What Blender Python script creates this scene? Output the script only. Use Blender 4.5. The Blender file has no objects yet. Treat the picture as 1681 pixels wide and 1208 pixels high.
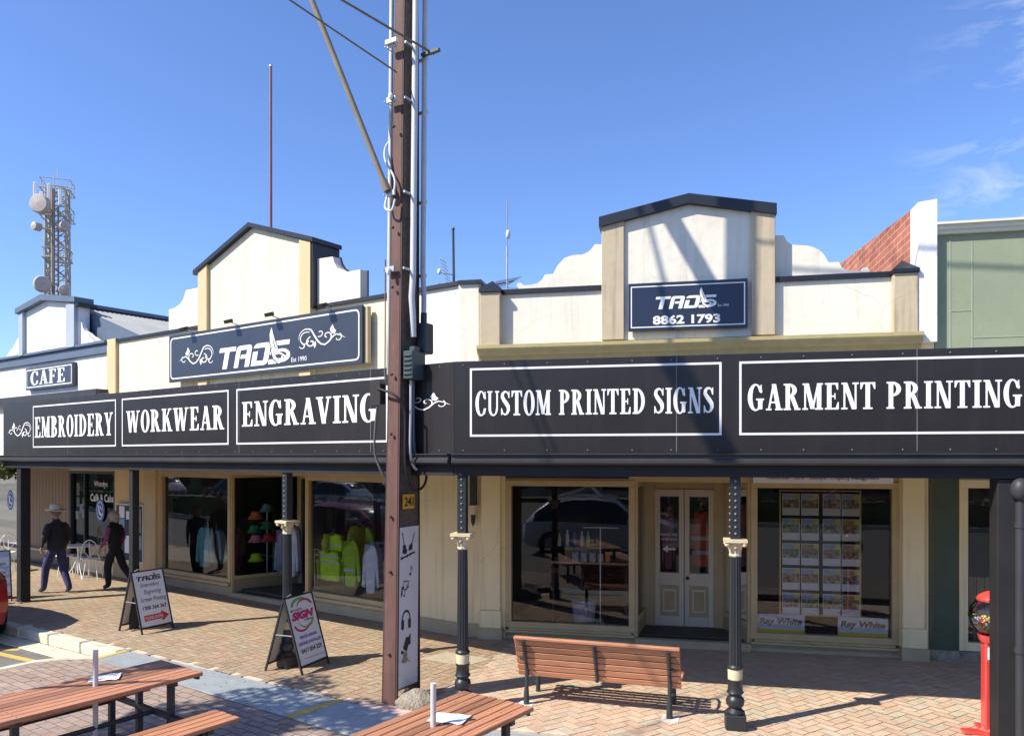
import bpy, bmesh, math, random
import numpy as np
from mathutils import Vector, Matrix
R = math.radians
random.seed(7)
C = bpy.context.scene.collection
sc = bpy.context.scene
# ------------------------------------------------------------ camera, sky, sun
FPX, HOR, CAMZ, SW = 1240.0, 750.0, 2.7, 1681.0
cam = bpy.data.cameras.new('camera'); camo = bpy.data.objects.new('camera', cam); C.objects.link(camo)
cam.sensor_width = 36.0; cam.lens = 36.0*FPX/SW
cam.shift_y = (HOR-604.0)/SW; cam.shift_x = 0.0
cam.clip_start = 0.05; cam.clip_end = 3000
camo.location = (0, 0, CAMZ); camo.rotation_euler = (R(90), 0, 0)
sc.camera = camo
SUN_EL, SUN_AZ = R(44.5), math.atan2(-.437, -.90)      # azimuth of the sun measured from +X
sun = bpy.data.lights.new('sun', 'SUN'); suno = bpy.data.objects.new('sun', sun); C.objects.link(suno)
sun.energy = 5.0; sun.angle = R(0.5); sun.color = (1.0, .93, .80)
sv = Vector((math.cos(SUN_AZ)*math.cos(SUN_EL), math.sin(SUN_AZ)*math.cos(SUN_EL), math.sin(SUN_EL)))
suno.rotation_euler = sv.to_track_quat('Z', 'Y').to_euler(); suno.location = (-20, -10, 30)
w = bpy.data.worlds.new('World'); sc.world = w; w.use_nodes = True
nt = w.node_tree; N = nt.nodes; L = nt.links; N.clear()
out = N.new('ShaderNodeOutputWorld'); bg = N.new('ShaderNodeBackground'); bg.inputs[1].default_value = .118
sky = N.new('ShaderNodeTexSky'); sky.sky_type = 'NISHITA'; sky.sun_disc = False
sky.sun_elevation = SUN_EL; sky.sun_rotation = math.pi/2-SUN_AZ
sky.air_density = 1.0; sky.dust_density = .35; sky.ozone_density = 3.0; sky.altitude = 0
hsv = N.new('ShaderNodeHueSaturation'); hsv.inputs['Saturation'].default_value = 1.0; hsv.inputs['Value'].default_value = 1.0
tint = N.new('ShaderNodeVectorMath'); tint.operation = 'MULTIPLY'; tint.inputs[1].default_value = (.86, 1.00, 1.33); L.new(sky.outputs[0], tint.inputs[0]); L.new(tint.outputs[0], hsv.inputs['Color'])
# thin cirrus: streaky noise in sky direction, only towards the right-hand side of the street
tc = N.new('ShaderNodeTexCoord'); mp = N.new('ShaderNodeMapping'); mp.inputs['Scale'].default_value = (3.0, 3.0, 11.0)
mp.inputs['Rotation'].default_value = (0, R(-14), 0)
no = N.new('ShaderNodeTexNoise'); no.inputs['Scale'].default_value = 2.6; no.inputs['Detail'].default_value = 9; no.inputs['Roughness'].default_value = .62
no.inputs['Distortion'].default_value = .5
L.new(tc.outputs['Generated'], mp.inputs[0]); L.new(mp.outputs[0], no.inputs['Vector'])
r1 = N.new('ShaderNodeMapRange'); r1.inputs[1].default_value = .5; r1.inputs[2].default_value = .74; L.new(no.outputs[0], r1.inputs[0])
sx = N.new('ShaderNodeSeparateXYZ'); L.new(tc.outputs['Generated'], sx.inputs[0])
r2 = N.new('ShaderNodeMapRange'); r2.inputs[1].default_value = .42; r2.inputs[2].default_value = .60; L.new(sx.outputs[0], r2.inputs[0])
mm = N.new('ShaderNodeMath'); mm.operation = 'MULTIPLY'; L.new(r1.outputs[0], mm.inputs[0]); L.new(r2.outputs[0], mm.inputs[1])
m3 = N.new('ShaderNodeMath'); m3.operation = 'MULTIPLY'; m3.inputs[1].default_value = .75; L.new(mm.outputs[0], m3.inputs[0])
mx = N.new('ShaderNodeMix'); mx.data_type = 'RGBA'; mx.inputs[7].default_value = (6.6, 6.8, 7.2, 1)
L.new(m3.outputs[0], mx.inputs[0]); L.new(hsv.outputs[0], mx.inputs[6])
L.new(mx.outputs[2], bg.inputs[0]); L.new(bg.outputs[0], out.inputs[0])
sc.view_settings.view_transform = 'Standard'; sc.view_settings.look = 'None'
sc.view_settings.exposure = 0.56; sc.view_settings.gamma = 1.0; sc.view_settings.use_curve_mapping = False
sc.cycles.max_bounces = 8; sc.cycles.transparent_max_bounces = 16; sc.cycles.caustics_reflective = False; sc.cycles.caustics_refractive = False
sc.cycles.sample_clamp_indirect = 6

# ------------------------------------------------------------ materials
MATS = {}
def mat(name, col, rough=.7, var=.12, scale=3.0, bump=0.0, bscale=60.0, metal=0.0, spec=.5, coat=0.0, island=0.0, stretch=None, streak=.0, crack=.0, stain=None):
    if name in MATS: return MATS[name]
    m = bpy.data.materials.new(name); m.use_nodes = True; MATS[name] = m
    t = m.node_tree; n = t.nodes; l = t.links
    b = n['Principled BSDF']; b.inputs['Roughness'].default_value = rough; b.inputs['Metallic'].default_value = metal
    b.inputs['Specular IOR Level'].default_value = spec; b.inputs['Coat Weight'].default_value = coat
    co = n.new('ShaderNodeTexCoord'); mpp = n.new('ShaderNodeMapping'); l.new(co.outputs['Object'], mpp.inputs[0])
    if stretch: mpp.inputs['Scale'].default_value = stretch
    ns = n.new('ShaderNodeTexNoise'); ns.inputs['Scale'].default_value = scale; ns.inputs['Detail'].default_value = 6; ns.inputs['Roughness'].default_value = .6
    l.new(mpp.outputs[0], ns.inputs['Vector'])
    mr = n.new('ShaderNodeMapRange'); mr.inputs[1].default_value = .3; mr.inputs[2].default_value = .7
    mr.inputs[3].default_value = 1-var; mr.inputs[4].default_value = 1+var; l.new(ns.outputs[0], mr.inputs[0])
    val = mr.outputs[0]
    if island:
        g = n.new('ShaderNodeNewGeometry'); mi = n.new('ShaderNodeMapRange'); mi.inputs[3].default_value = 1-island; mi.inputs[4].default_value = 1+island
        l.new(g.outputs['Random Per Island'], mi.inputs[0]); q = n.new('ShaderNodeMath'); q.operation = 'MULTIPLY'
        l.new(val, q.inputs[0]); l.new(mi.outputs[0], q.inputs[1]); val = q.outputs[0]
    vm = n.new('ShaderNodeVectorMath'); vm.operation = 'SCALE'; vm.inputs[0].default_value = col[:3]; l.new(val, vm.inputs['Scale'])
    cur = vm.outputs[0]
    if stain:                                   # (colour, noise scale, threshold, strength, vertical stretch)
        sm = n.new('ShaderNodeMapping'); sm.inputs['Scale'].default_value = (1, 1, stain[4]); l.new(co.outputs['Object'], sm.inputs[0])
        s2 = n.new('ShaderNodeTexNoise'); s2.inputs['Scale'].default_value = stain[1]; s2.inputs['Detail'].default_value = 8; s2.inputs['Roughness'].default_value = .65
        l.new(sm.outputs[0], s2.inputs['Vector'])
        s3 = n.new('ShaderNodeMapRange'); s3.inputs[1].default_value = stain[2]; s3.inputs[2].default_value = stain[2]+.16; s3.inputs[4].default_value = stain[3]
        l.new(s2.outputs[0], s3.inputs[0])
        mxx = n.new('ShaderNodeMix'); mxx.data_type = 'RGBA'; l.new(s3.outputs[0], mxx.inputs[0]); l.new(cur, mxx.inputs[6]); mxx.inputs[7].default_value = (*stain[0], 1)
        cur = mxx.outputs[2]
    if streak:                                  # rain streaks: noise drawn out vertically (negative = pale dust)
        sm = n.new('ShaderNodeMapping'); sm.inputs['Scale'].default_value = (5, 5, .35); l.new(co.outputs['Object'], sm.inputs[0])
        s2 = n.new('ShaderNodeTexNoise'); s2.inputs['Scale'].default_value = 1.6; s2.inputs['Detail'].default_value = 6; s2.inputs['Roughness'].default_value = .6
        l.new(sm.outputs[0], s2.inputs['Vector']); s3 = n.new('ShaderNodeMapRange'); s3.inputs[1].default_value = .52; s3.inputs[2].default_value = .78; s3.inputs[3].default_value = 1; s3.inputs[4].default_value = 1-streak*1.4
        l.new(s2.outputs[0], s3.inputs[0]); v3 = n.new('ShaderNodeVectorMath'); v3.operation = 'SCALE'; l.new(cur, v3.inputs[0]); l.new(s3.outputs[0], v3.inputs['Scale']); cur = v3.outputs[0]
    if crack:
        vo = n.new('ShaderNodeTexVoronoi'); vo.feature = 'DISTANCE_TO_EDGE'; vo.inputs['Scale'].default_value = .9
        dn = n.new('ShaderNodeTexNoise'); dn.inputs['Scale'].default_value = 3; l.new(co.outputs['Object'], dn.inputs['Vector']); av = n.new('ShaderNodeMix'); av.data_type = 'RGBA'; av.inputs[0].default_value = .12; l.new(co.outputs['Object'], av.inputs[6]); l.new(dn.outputs['Color'], av.inputs[7]); l.new(av.outputs[2], vo.inputs['Vector'])
        c1 = n.new('ShaderNodeMapRange'); c1.inputs[1].default_value = .0; c1.inputs[2].default_value = .006; c1.inputs[3].default_value = crack; c1.inputs[4].default_value = 0; l.new(vo.outputs['Distance'], c1.inputs[0])
        mk = n.new('ShaderNodeTexNoise'); mk.inputs['Scale'].default_value = .8; l.new(co.outputs['Object'], mk.inputs['Vector']); c2 = n.new('ShaderNodeMapRange'); c2.inputs[1].default_value = .5; c2.inputs[2].default_value = .6; l.new(mk.outputs[0], c2.inputs[0])
        c3 = n.new('ShaderNodeMath'); c3.operation = 'MULTIPLY'; l.new(c1.outputs[0], c3.inputs[0]); l.new(c2.outputs[0], c3.inputs[1])
        mxx = n.new('ShaderNodeMix'); mxx.data_type = 'RGBA'; l.new(c3.outputs[0], mxx.inputs[0]); l.new(cur, mxx.inputs[6]); mxx.inputs[7].default_value = (.16, .12, .08, 1); cur = mxx.outputs[2]
    l.new(cur, b.inputs['Base Color'])
    if bump:
        nb = n.new('ShaderNodeTexNoise'); nb.inputs['Scale'].default_value = bscale; nb.inputs['Detail'].default_value = 5
        l.new(mpp.outputs[0], nb.inputs['Vector']); bp = n.new('ShaderNodeBump'); bp.inputs['Strength'].default_value = bump; bp.inputs['Distance'].default_value = .01
        l.new(nb.outputs[0], bp.inputs['Height']); l.new(bp.outputs[0], b.inputs['Normal'])
    return m
M = dict(
 cream=mat('cream_render', (.76, .69, .49), .85, .05, 1.3, .5, 9, stain=((.60, .46, .27), 1.7, .58, .35, 2.5), streak=.16, crack=.3),
 cream_trim=mat('cream_trim', (.62, .47, .27), .8, .06, 2, .3, 30),
 white=mat('white_render', (.76, .71, .60), .85, .05, 1.0, .8, 7, stain=((.56, .49, .38), 1.5, .57, .35, .6), streak=.16, crack=.3),
 whitepure=mat('white_paint', (.78, .77, .74), .75, .05, 1.5, .3, 15, streak=.2),
 beige=mat('beige_paint', (.50, .415, .285), .8, .07, 1.5, .5, 8, stain=((.40, .31, .19), 2, .6, .4, .7), streak=.35, crack=.4),
 lower=mat('lower_wall_cream', (.83, .70, .42), .8, .06, 1.3, .3, 14, streak=.2, crack=.4),
 plinth=mat('plinth_tan', (.44, .36, .22), .8, .12, 3, .3, 30),
 tan=mat('tan_timber', (.50, .38, .20), .55, .1, 4, .1, 50),
 tand=mat('tan_timber_dark', (.34, .26, .15), .6, .1, 4, .1, 50),
 doorc=mat('door_cream', (.68, .60, .44), .5, .05, 3),
 navy=mat('navy_trim', (.012, .014, .022), .45, .15, 4),
 bluegrey=mat('blue_grey_trim', (.10, .135, .19), .55, .08, 3),
 black=mat('valance_black', (.024, .020, .0195), .30, .16, 1.0, .5, 1.3, spec=.5, streak=-.25),
 gutter=mat('gutter_charcoal', (.040, .040, .043), .5, .15, 3, spec=.35),
 beam=mat('beam_charcoal', (.022, .021, .022), .65, .2, 3, spec=.3),
 sign=mat('sign_navy', (.035, .042, .062), .35, .1, 1.5),
 letter=mat('letter_white', (.82, .82, .82), .6, .03),
 letterblk=mat('letter_black', (.015, .015, .018), .6, .05),
 green=mat('green_render', (.27, .31, .205), .85, .09, .9, .2, 20, stain=((.33, .36, .24), 2.2, .55, .5, .6)),
 greend=mat('green_dado', (.060, .085, .055), .7, .12, 4, .15, 20),
 offwhite=mat('cornice_cream', (.72, .68, .55), .7, .06, 3),
 brass=mat('cornice_ochre', (.42, .35, .17), .5, .1, 5),
 steel=mat('galvanised', (.42, .44, .46), .45, .12, 12, metal=.6),
 roof=mat('corrugated_steel', (.30, .30, .29), .6, .12, 2, metal=.1),
 timber=mat('hardwood_slat', (.41, .185, .10), .6, .32, 3.0, .4, 9, island=.30, stretch=(1, 26, 26)),
 frame=mat('dark_steel', (.030, .036, .040), .5, .12, 9),
 post=mat('post_iron', (.020, .023, .026), .42, .12, 9),
 ivory=mat('capital_ivory', (.62, .52, .33), .7, .12, 14, .3, 60),
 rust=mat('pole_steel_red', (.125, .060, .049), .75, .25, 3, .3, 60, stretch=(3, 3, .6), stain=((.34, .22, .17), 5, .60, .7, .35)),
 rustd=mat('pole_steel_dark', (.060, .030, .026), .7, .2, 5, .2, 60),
 conc=mat('pole_concrete', (.115, .088, .070), .9, .3, 20, 1.0, 90, stain=((.24, .20, .16), 22, .60, .7, 1)),
 concl=mat('footing_concrete', (.30, .26, .20), .9, .35, 14, 2.5, 45),
 conduit=mat('conduit_white', (.56, .57, .58), .5, .05, 3),
 cable=mat('cable_black', (.012, .012, .014), .6, .1),
 wire=mat('wire_brown', (.20, .16, .11), .7, .15, 8),
 tube=mat('stay_tube', (.26, .22, .15), .6, .15, 5),
 kerb=mat('kerb_concrete', (.60, .55, .42), .9, .14, 5, .5, 40, stain=((.25, .22, .17), 3, .58, .6, 1)),
 asphalt=mat('asphalt', (.17, .165, .15), .9, .18, 4, .7, 90, stain=((.11, .105, .10), 1.3, .55, .6, 1)),
 yellow=mat('line_yellow', (.62, .42, .10), .8, .15, 10, stain=((.3, .25, .18), 12, .55, .6, 1)),
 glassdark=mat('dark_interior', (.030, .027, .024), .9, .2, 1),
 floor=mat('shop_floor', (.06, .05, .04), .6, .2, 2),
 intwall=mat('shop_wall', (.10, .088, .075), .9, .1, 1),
 red=mat('gloss_red', (.62, .06, .05), .3, .06, 4, coat=.4),
 person_skin=mat('skin', (.45, .26, .18), .6, .05),
 paper=mat('paper', (.80, .80, .82), .8, .03),
 leaf=mat('leaf', (.060, .095, .025), .6, .35, 3, island=.35),
 bark=mat('bark', (.11, .085, .06), .9, .2, 8, .6, 30),
)
def glass(name='window_glass', ior=1.62, tint=(.97, .98, .975)):
    m = bpy.data.materials.new(name); m.use_nodes = True; t = m.node_tree; n = t.nodes; l = t.links; n.clear()
    o = n.new('ShaderNodeOutputMaterial'); mixs = n.new('ShaderNodeMixShader'); fr = n.new('ShaderNodeFresnel'); fr.inputs[0].default_value = ior
    tr = n.new('ShaderNodeBsdfTransparent'); tr.inputs[0].default_value = (*tint, 1)
    g = n.new('ShaderNodeBsdfGlossy'); g.inputs['Roughness'].default_value = 0.0; g.inputs['Color'].default_value = (.97, .98, 1, 1)
    co = n.new('ShaderNodeTexCoord'); nz = n.new('ShaderNodeTexNoise'); nz.inputs['Scale'].default_value = 1.1; nz.inputs['Detail'].default_value = 1
    bp = n.new('ShaderNodeBump'); bp.inputs['Strength'].default_value = .12; bp.inputs['Distance'].default_value = .01
    l.new(co.outputs['Object'], nz.inputs['Vector']); l.new(nz.outputs[0], bp.inputs['Height']); l.new(bp.outputs[0], g.inputs['Normal'])
    l.new(fr.outputs[0], mixs.inputs[0]); l.new(tr.outputs[0], mixs.inputs[1]); l.new(g.outputs[0], mixs.inputs[2]); l.new(mixs.outputs[0], o.inputs[0])
    return m
M['glass'] = glass()
def paving(name, cols, var=.14, stain=(.2, .17, .13)):
    m = mat(name, cols[0], .85, var, 1.6, .45, 70)
    t = m.node_tree; n = t.nodes; l = t.links; b = n['Principled BSDF']
    g = n.new('ShaderNodeNewGeometry'); cr = n.new('ShaderNodeValToRGB'); cr.color_ramp.interpolation = 'LINEAR'
    e = cr.color_ramp.elements; e[0].color = (*cols[0], 1); e[1].color = (*cols[-1], 1)
    for i, c in enumerate(cols[1:-1]):
        x = e.new((i+1)/(len(cols)-1)); x.color = (*c, 1)
    l.new(g.outputs['Random Per Island'], cr.inputs[0])
    co = n.new('ShaderNodeTexCoord'); ns = n.new('ShaderNodeTexNoise'); ns.inputs['Scale'].default_value = .55; ns.inputs['Detail'].default_value = 7; ns.inputs['Roughness'].default_value = .65
    l.new(co.outputs['Object'], ns.inputs['Vector'])
    mr = n.new('ShaderNodeMapRange'); mr.inputs[1].default_value = .3; mr.inputs[2].default_value = .7; mr.inputs[3].default_value = .84; mr.inputs[4].default_value = 1.14; l.new(ns.outputs[0], mr.inputs[0])
    n2 = n.new('ShaderNodeTexNoise'); n2.inputs['Scale'].default_value = 9; n2.inputs['Detail'].default_value = 6; l.new(co.outputs['Object'], n2.inputs['Vector'])
    m2 = n.new('ShaderNodeMapRange'); m2.inputs[1].default_value = .3; m2.inputs[2].default_value = .7; m2.inputs[3].default_value = .9; m2.inputs[4].default_value = 1.1; l.new(n2.outputs[0], m2.inputs[0])
    q = n.new('ShaderNodeMath'); q.operation = 'MULTIPLY'; l.new(mr.outputs[0], q.inputs[0]); l.new(m2.outputs[0], q.inputs[1])
    vm = n.new('ShaderNodeVectorMath'); vm.operation = 'SCALE'; l.new(cr.outputs[0], vm.inputs[0]); l.new(q.outputs[0], vm.inputs['Scale'])
    # dark chewing gum and oil spots
    vo = n.new('ShaderNodeTexNoise'); vo.inputs['Scale'].default_value = 3.2; vo.inputs['Detail'].default_value = 10; vo.inputs['Roughness'].default_value = .75; l.new(co.outputs['Object'], vo.inputs['Vector'])
    m4 = n.new('ShaderNodeMapRange'); m4.inputs[1].default_value = .60; m4.inputs[2].default_value = .72; m4.inputs[4].default_value = .22; l.new(vo.outputs[0], m4.inputs[0])
    mxx = n.new('ShaderNodeMix'); mxx.data_type = 'RGBA'; mxx.inputs[7].default_value = (*stain, 1); l.new(m4.outputs[0], mxx.inputs[0]); l.new(vm.outputs[0], mxx.inputs[6])
    gv = n.new('ShaderNodeTexVoronoi'); gv.inputs['Scale'].default_value = 2.4; l.new(co.outputs['Object'], gv.inputs['Vector'])
    g1 = n.new('ShaderNodeMapRange'); g1.inputs[1].default_value = .030; g1.inputs[2].default_value = .050; g1.inputs[3].default_value = .55; g1.inputs[4].default_value = 0; l.new(gv.outputs['Distance'], g1.inputs[0])
    gx = n.new('ShaderNodeMix'); gx.data_type = 'RGBA'; gx.inputs[7].default_value = (.13, .11, .09, 1); l.new(g1.outputs[0], gx.inputs[0]); l.new(mxx.outputs[2], gx.inputs[6])
    l.new(gx.outputs[2], b.inputs['Base Color'])
    return m
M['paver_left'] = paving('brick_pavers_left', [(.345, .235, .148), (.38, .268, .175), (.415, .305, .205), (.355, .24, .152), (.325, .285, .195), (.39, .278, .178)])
M['paver'] = paving('brick_pavers', [(.50, .345, .235), (.54, .39, .27), (.57, .43, .305), (.52, .355, .245), (.47, .42, .31), (.55, .40, .28)])
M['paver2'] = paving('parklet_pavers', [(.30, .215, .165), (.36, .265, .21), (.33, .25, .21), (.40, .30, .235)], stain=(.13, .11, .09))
M['joint'] = mat('paver_joint', (.58, .47, .36), .95, .2, 6)
M['joint2'] = mat('paver_joint_dark', (.20, .165, .13), .95, .2, 6)

# ------------------------------------------------------------ mesh helpers
class MB:
    def __init__(s): s.v = []; s.f = []; s.mi = []; s.cur = 0
    def add(s, vs, fs, smooth=False):
        o = len(s.v); s.v += [tuple(v) for v in vs]; s.f += [tuple(i+o for i in f) for f in fs]; s.mi += [s.cur]*len(fs); return s
    def box(s, x0, x1, y0, y1, z0, z1):
        vs = [(x, y, z) for z in (z0, z1) for y in (y0, y1) for x in (x0, x1)]
        return s.add(vs, [(0, 2, 3, 1), (4, 5, 7, 6), (0, 1, 5, 4), (2, 6, 7, 3), (0, 4, 6, 2), (1, 3, 7, 5)])
    def obox(s, c, ex, ey, ez):            # oriented box: centre, half-axis vectors
        c, ex, ey, ez = map(Vector, (c, ex, ey, ez))
        vs = [c+a*ex+b*ey+d*ez for d in (-1, 1) for b in (-1, 1) for a in (-1, 1)]
        return s.add(vs, [(0, 2, 3, 1), (4, 5, 7, 6), (0, 1, 5, 4), (2, 6, 7, 3), (0, 4, 6, 2), (1, 3, 7, 5)])
    def bar(s, p, q, wd, ht, up=(0, 0, 1)):
        p, q, up = Vector(p), Vector(q), Vector(up); d = (q-p); ln = d.length; d.normalize()
        sd = d.cross(up)
        if sd.length < 1e-4: sd = d.cross(Vector((1, 0, 0)))
        sd.normalize(); u2 = sd.cross(d)
        return s.obox((p+q)/2, d*ln/2, sd*wd/2, u2*ht/2)
    def tube(s, pts, r, n=8, caps=True):
        pts = [Vector(p) for p in pts]; rs = r if isinstance(r, (list, tuple)) else [r]*len(pts)
        o = len(s.v); prev = None
        for i, p in enumerate(pts):
            d = (pts[min(i+1, len(pts)-1)]-pts[max(i-1, 0)]).normalized()
            a = prev if prev is not None else (Vector((0, 0, 1)) if abs(d.z) < .9 else Vector((1, 0, 0)))
            a = (a-d*a.dot(d)); a = a.normalized() if a.length > 1e-6 else d.orthogonal().normalized(); prev = a; b = d.cross(a)
            for k in range(n):
                t = 2*math.pi*k/n; s.v.append(tuple(p+rs[i]*(a*math.cos(t)+b*math.sin(t))))
        fs = []
        for i in range(len(pts)-1):
            for k in range(n):
                k2 = (k+1) % n; fs.append((o+i*n+k, o+i*n+k2, o+(i+1)*n+k2, o+(i+1)*n+k))
        if caps: fs.append(tuple(o+k for k in range(n))[::-1]); fs.append(tuple(o+(len(pts)-1)*n+k for k in range(n)))
        s.f += fs; s.mi += [s.cur]*len(fs); return s
    def prism(s, poly, y0, y1):            # polygon in x,z extruded along y
        n = len(poly); vs = [(x, y0, z) for x, z in poly]+[(x, y1, z) for x, z in poly]
        a = sum(poly[i][0]*poly[(i+1) % n][1]-poly[(i+1) % n][0]*poly[i][1] for i in range(n))
        fs = [tuple(range(n)), tuple(range(2*n-1, n-1, -1))]+[(i, i+n, (i+1) % n+n, (i+1) % n) for i in range(n)]
        if a < 0: fs = [f[::-1] for f in fs]
        return s.add(vs, fs)
    def slab(s, poly, z0, z1):             # polygon in x,y extruded along z
        n = len(poly); vs = [(x, y, z0) for x, y in poly]+[(x, y, z1) for x, y in poly]
        a = sum(poly[i][0]*poly[(i+1) % n][1]-poly[(i+1) % n][0]*poly[i][1] for i in range(n))
        fs = [tuple(range(n-1, -1, -1)), tuple(range(n, 2*n))]+[(i, (i+1) % n, (i+1) % n+n, i+n) for i in range(n)]
        if a < 0: fs = [f[::-1] for f in fs]
        return s.add(vs, fs)
    def lathe(s, prof, n=16, c=(0, 0, 0), flute=0, fd=.0):
        o = len(s.v)
        for r, z in prof:
            for k in range(n):
                t = 2*math.pi*k/n; rr = r*(1-(fd if (flute and k % 2) else 0)); s.v.append((c[0]+rr*math.cos(t), c[1]+rr*math.sin(t), c[2]+z))
        fs = [(o+i*n+k, o+i*n+(k+1) % n, o+(i+1)*n+(k+1) % n, o+(i+1)*n+k) for i in range(len(prof)-1) for k in range(n)]
        fs += [tuple(o+k for k in range(n))[::-1], tuple(o+(len(prof)-1)*n+k for k in range(n))]
        s.f += fs; s.mi += [s.cur]*len(fs); return s
    def ball(s, c, r, n=12, m=8, sc_=(1, 1, 1)):
        prof = [(max(r*math.sin(math.pi*i/m), 1e-4), -r*math.cos(math.pi*i/m)) for i in range(m+1)]
        o = len(s.v); s.lathe(prof, n)
        for i in range(o, len(s.v)):
            x, y, z = s.v[i]; s.v[i] = (c[0]+x*sc_[0], c[1]+y*sc_[1], c[2]+z*sc_[2])
        return s
    def build(s, name, mats, parent=None, smooth=False, bevel=0):
        me = bpy.data.meshes.new(name); me.from_pydata(s.v, [], s.f); me.update()
        if not isinstance(mats, (list, tuple)): mats = [mats]
        for m in mats: me.materials.append(M[m] if isinstance(m, str) else m)
        me.polygons.foreach_set('material_index', s.mi)
        if smooth:
            me.polygons.foreach_set('use_smooth', [len(f) < 7 for f in s.f])
            try: me.set_sharp_from_angle(angle=R(42))
            except Exception: pass
        o = bpy.data.objects.new(name, me); C.objects.link(o)
        if parent: o.parent = parent
        if bevel:
            bv = o.modifiers.new('bevel', 'BEVEL'); bv.width = bevel; bv.segments = 1; bv.limit_method = 'ANGLE'; bv.angle_limit = R(50)
        return o
def tag(o, label=None, cat=None, group=None, kind=None):
    if label: o['label'] = label
    if cat: o['category'] = cat
    if group: o['group'] = group
    if kind: o['kind'] = kind
    return o
def thing(name, label, cat, loc=(0, 0, 0), rz=0, group=None):
    o = bpy.data.objects.new(name, None); C.objects.link(o); o.location = loc; o.rotation_euler = (0, 0, rz); o.empty_display_size = .2
    return tag(o, label, cat, group)
def copy_tree(o, parent=None):
    c = o.copy(); C.objects.link(c); c.parent = parent
    for ch in list(o.children): copy_tree(ch, c)
    return c
# a vertical plane of the place (shop front, fascia): x to the right, y inward, z up
class Plane:
    def __init__(s, ox, oy, deg): s.o = (ox, oy); s.a = R(deg); s.d = (math.cos(s.a), math.sin(s.a))
    def u(s, px, w=0):                      # w = distance in front of the plane
        ox = s.o[0]+w*s.d[1]; oy = s.o[1]-w*s.d[0]; k = (px-840)/FPX
        return (k*oy-ox)/(s.d[0]-k*s.d[1])
    def Y(s, u, w=0): return s.o[1]-w*s.d[0]+u*s.d[1]
    def z(s, px, py, w=0): return CAMZ-(py-HOR)*s.Y(s.u(px, w), w)/FPX
    def p(s, px, py, w=0): return (s.u(px, w), s.z(px, py, w))
    def world(s, u, w=0): return (s.o[0]+u*s.d[0]+w*s.d[1], s.o[1]+u*s.d[1]-w*s.d[0])
    def empty(s, name, label, cat, group=None): return thing(name, label, cat, (s.o[0], s.o[1], 0), s.a, group)
def G(px, py, z=0):
    Y = FPX*(CAMZ-z)/(py-HOR); return ((px-840)*Y/FPX, Y)
FL = Plane(-.79, 11.42, -34.8); FR = Plane(-.79, 11.42, -12.0)
VL = Plane(-.62, 8.09, -34.8); VR = Plane(-.62, 8.09, -12.0)

# ------------------------------------------------------------ lettering: shapes by distance function, meshed by marching squares
def cap(X, Y, x0, y0, x1, y1, w0, w1=None):
    w1 = w0 if w1 is None else w1; dx, dy = x1-x0, y1-y0; t = np.clip(((X-x0)*dx+(Y-y0)*dy)/(dx*dx+dy*dy+1e-12), 0, 1)
    return np.hypot(X-x0-t*dx, Y-y0-t*dy)-(w0+(w1-w0)*t)/2
def bx(X, Y, x0, y0, x1, y1, r=0):
    qx = np.abs(X-(x0+x1)/2)-(x1-x0)/2+r; qy = np.abs(Y-(y0+y1)/2)-(y1-y0)/2+r
    return np.hypot(np.maximum(qx, 0), np.maximum(qy, 0))+np.minimum(np.maximum(qx, qy), 0)-r
def el(X, Y, cx, cy, rx, ry): return (np.sqrt(((X-cx)/rx)**2+((Y-cy)/ry)**2)-1)*min(rx, ry)
def pg(X, Y, P):
    d = np.full(X.shape, 1e9); s = np.ones(X.shape); n = len(P)
    for i in range(n):
        a, b = P[i], P[i-1]; ex, ey = b[0]-a[0], b[1]-a[1]; wx, wy = X-a[0], Y-a[1]
        t = np.clip((wx*ex+wy*ey)/(ex*ex+ey*ey+1e-12), 0, 1); d = np.minimum(d, (wx-ex*t)**2+(wy-ey*t)**2)
        c1 = Y >= a[1]; c2 = Y < b[1]; c3 = ex*wy > ey*wx; s = np.where((c1 & c2 & c3) | (~c1 & ~c2 & ~c3), -s, s)
    return s*np.sqrt(d)
def st(X, Y, pts):                          # stroke through (x, y, width)
    return un(*[cap(X, Y, a[0], a[1], b[0], b[1], a[2], b[2]) for a, b in zip(pts[:-1], pts[1:])])
def un(*a):
    r = a[0]
    for b in a[1:]: r = np.minimum(r, b)
    return r
def sub(a, b): return np.maximum(a, -b)
def inter(a, b): return np.maximum(a, b)
def dg(X, Y, x0, y0, x1, y1, w):            # slanted stem with level ends
    return pg(X, Y, [(x0-w/2, y0), (x0+w/2, y0), (x1+w/2, y1), (x1-w/2, y1)])
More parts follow.
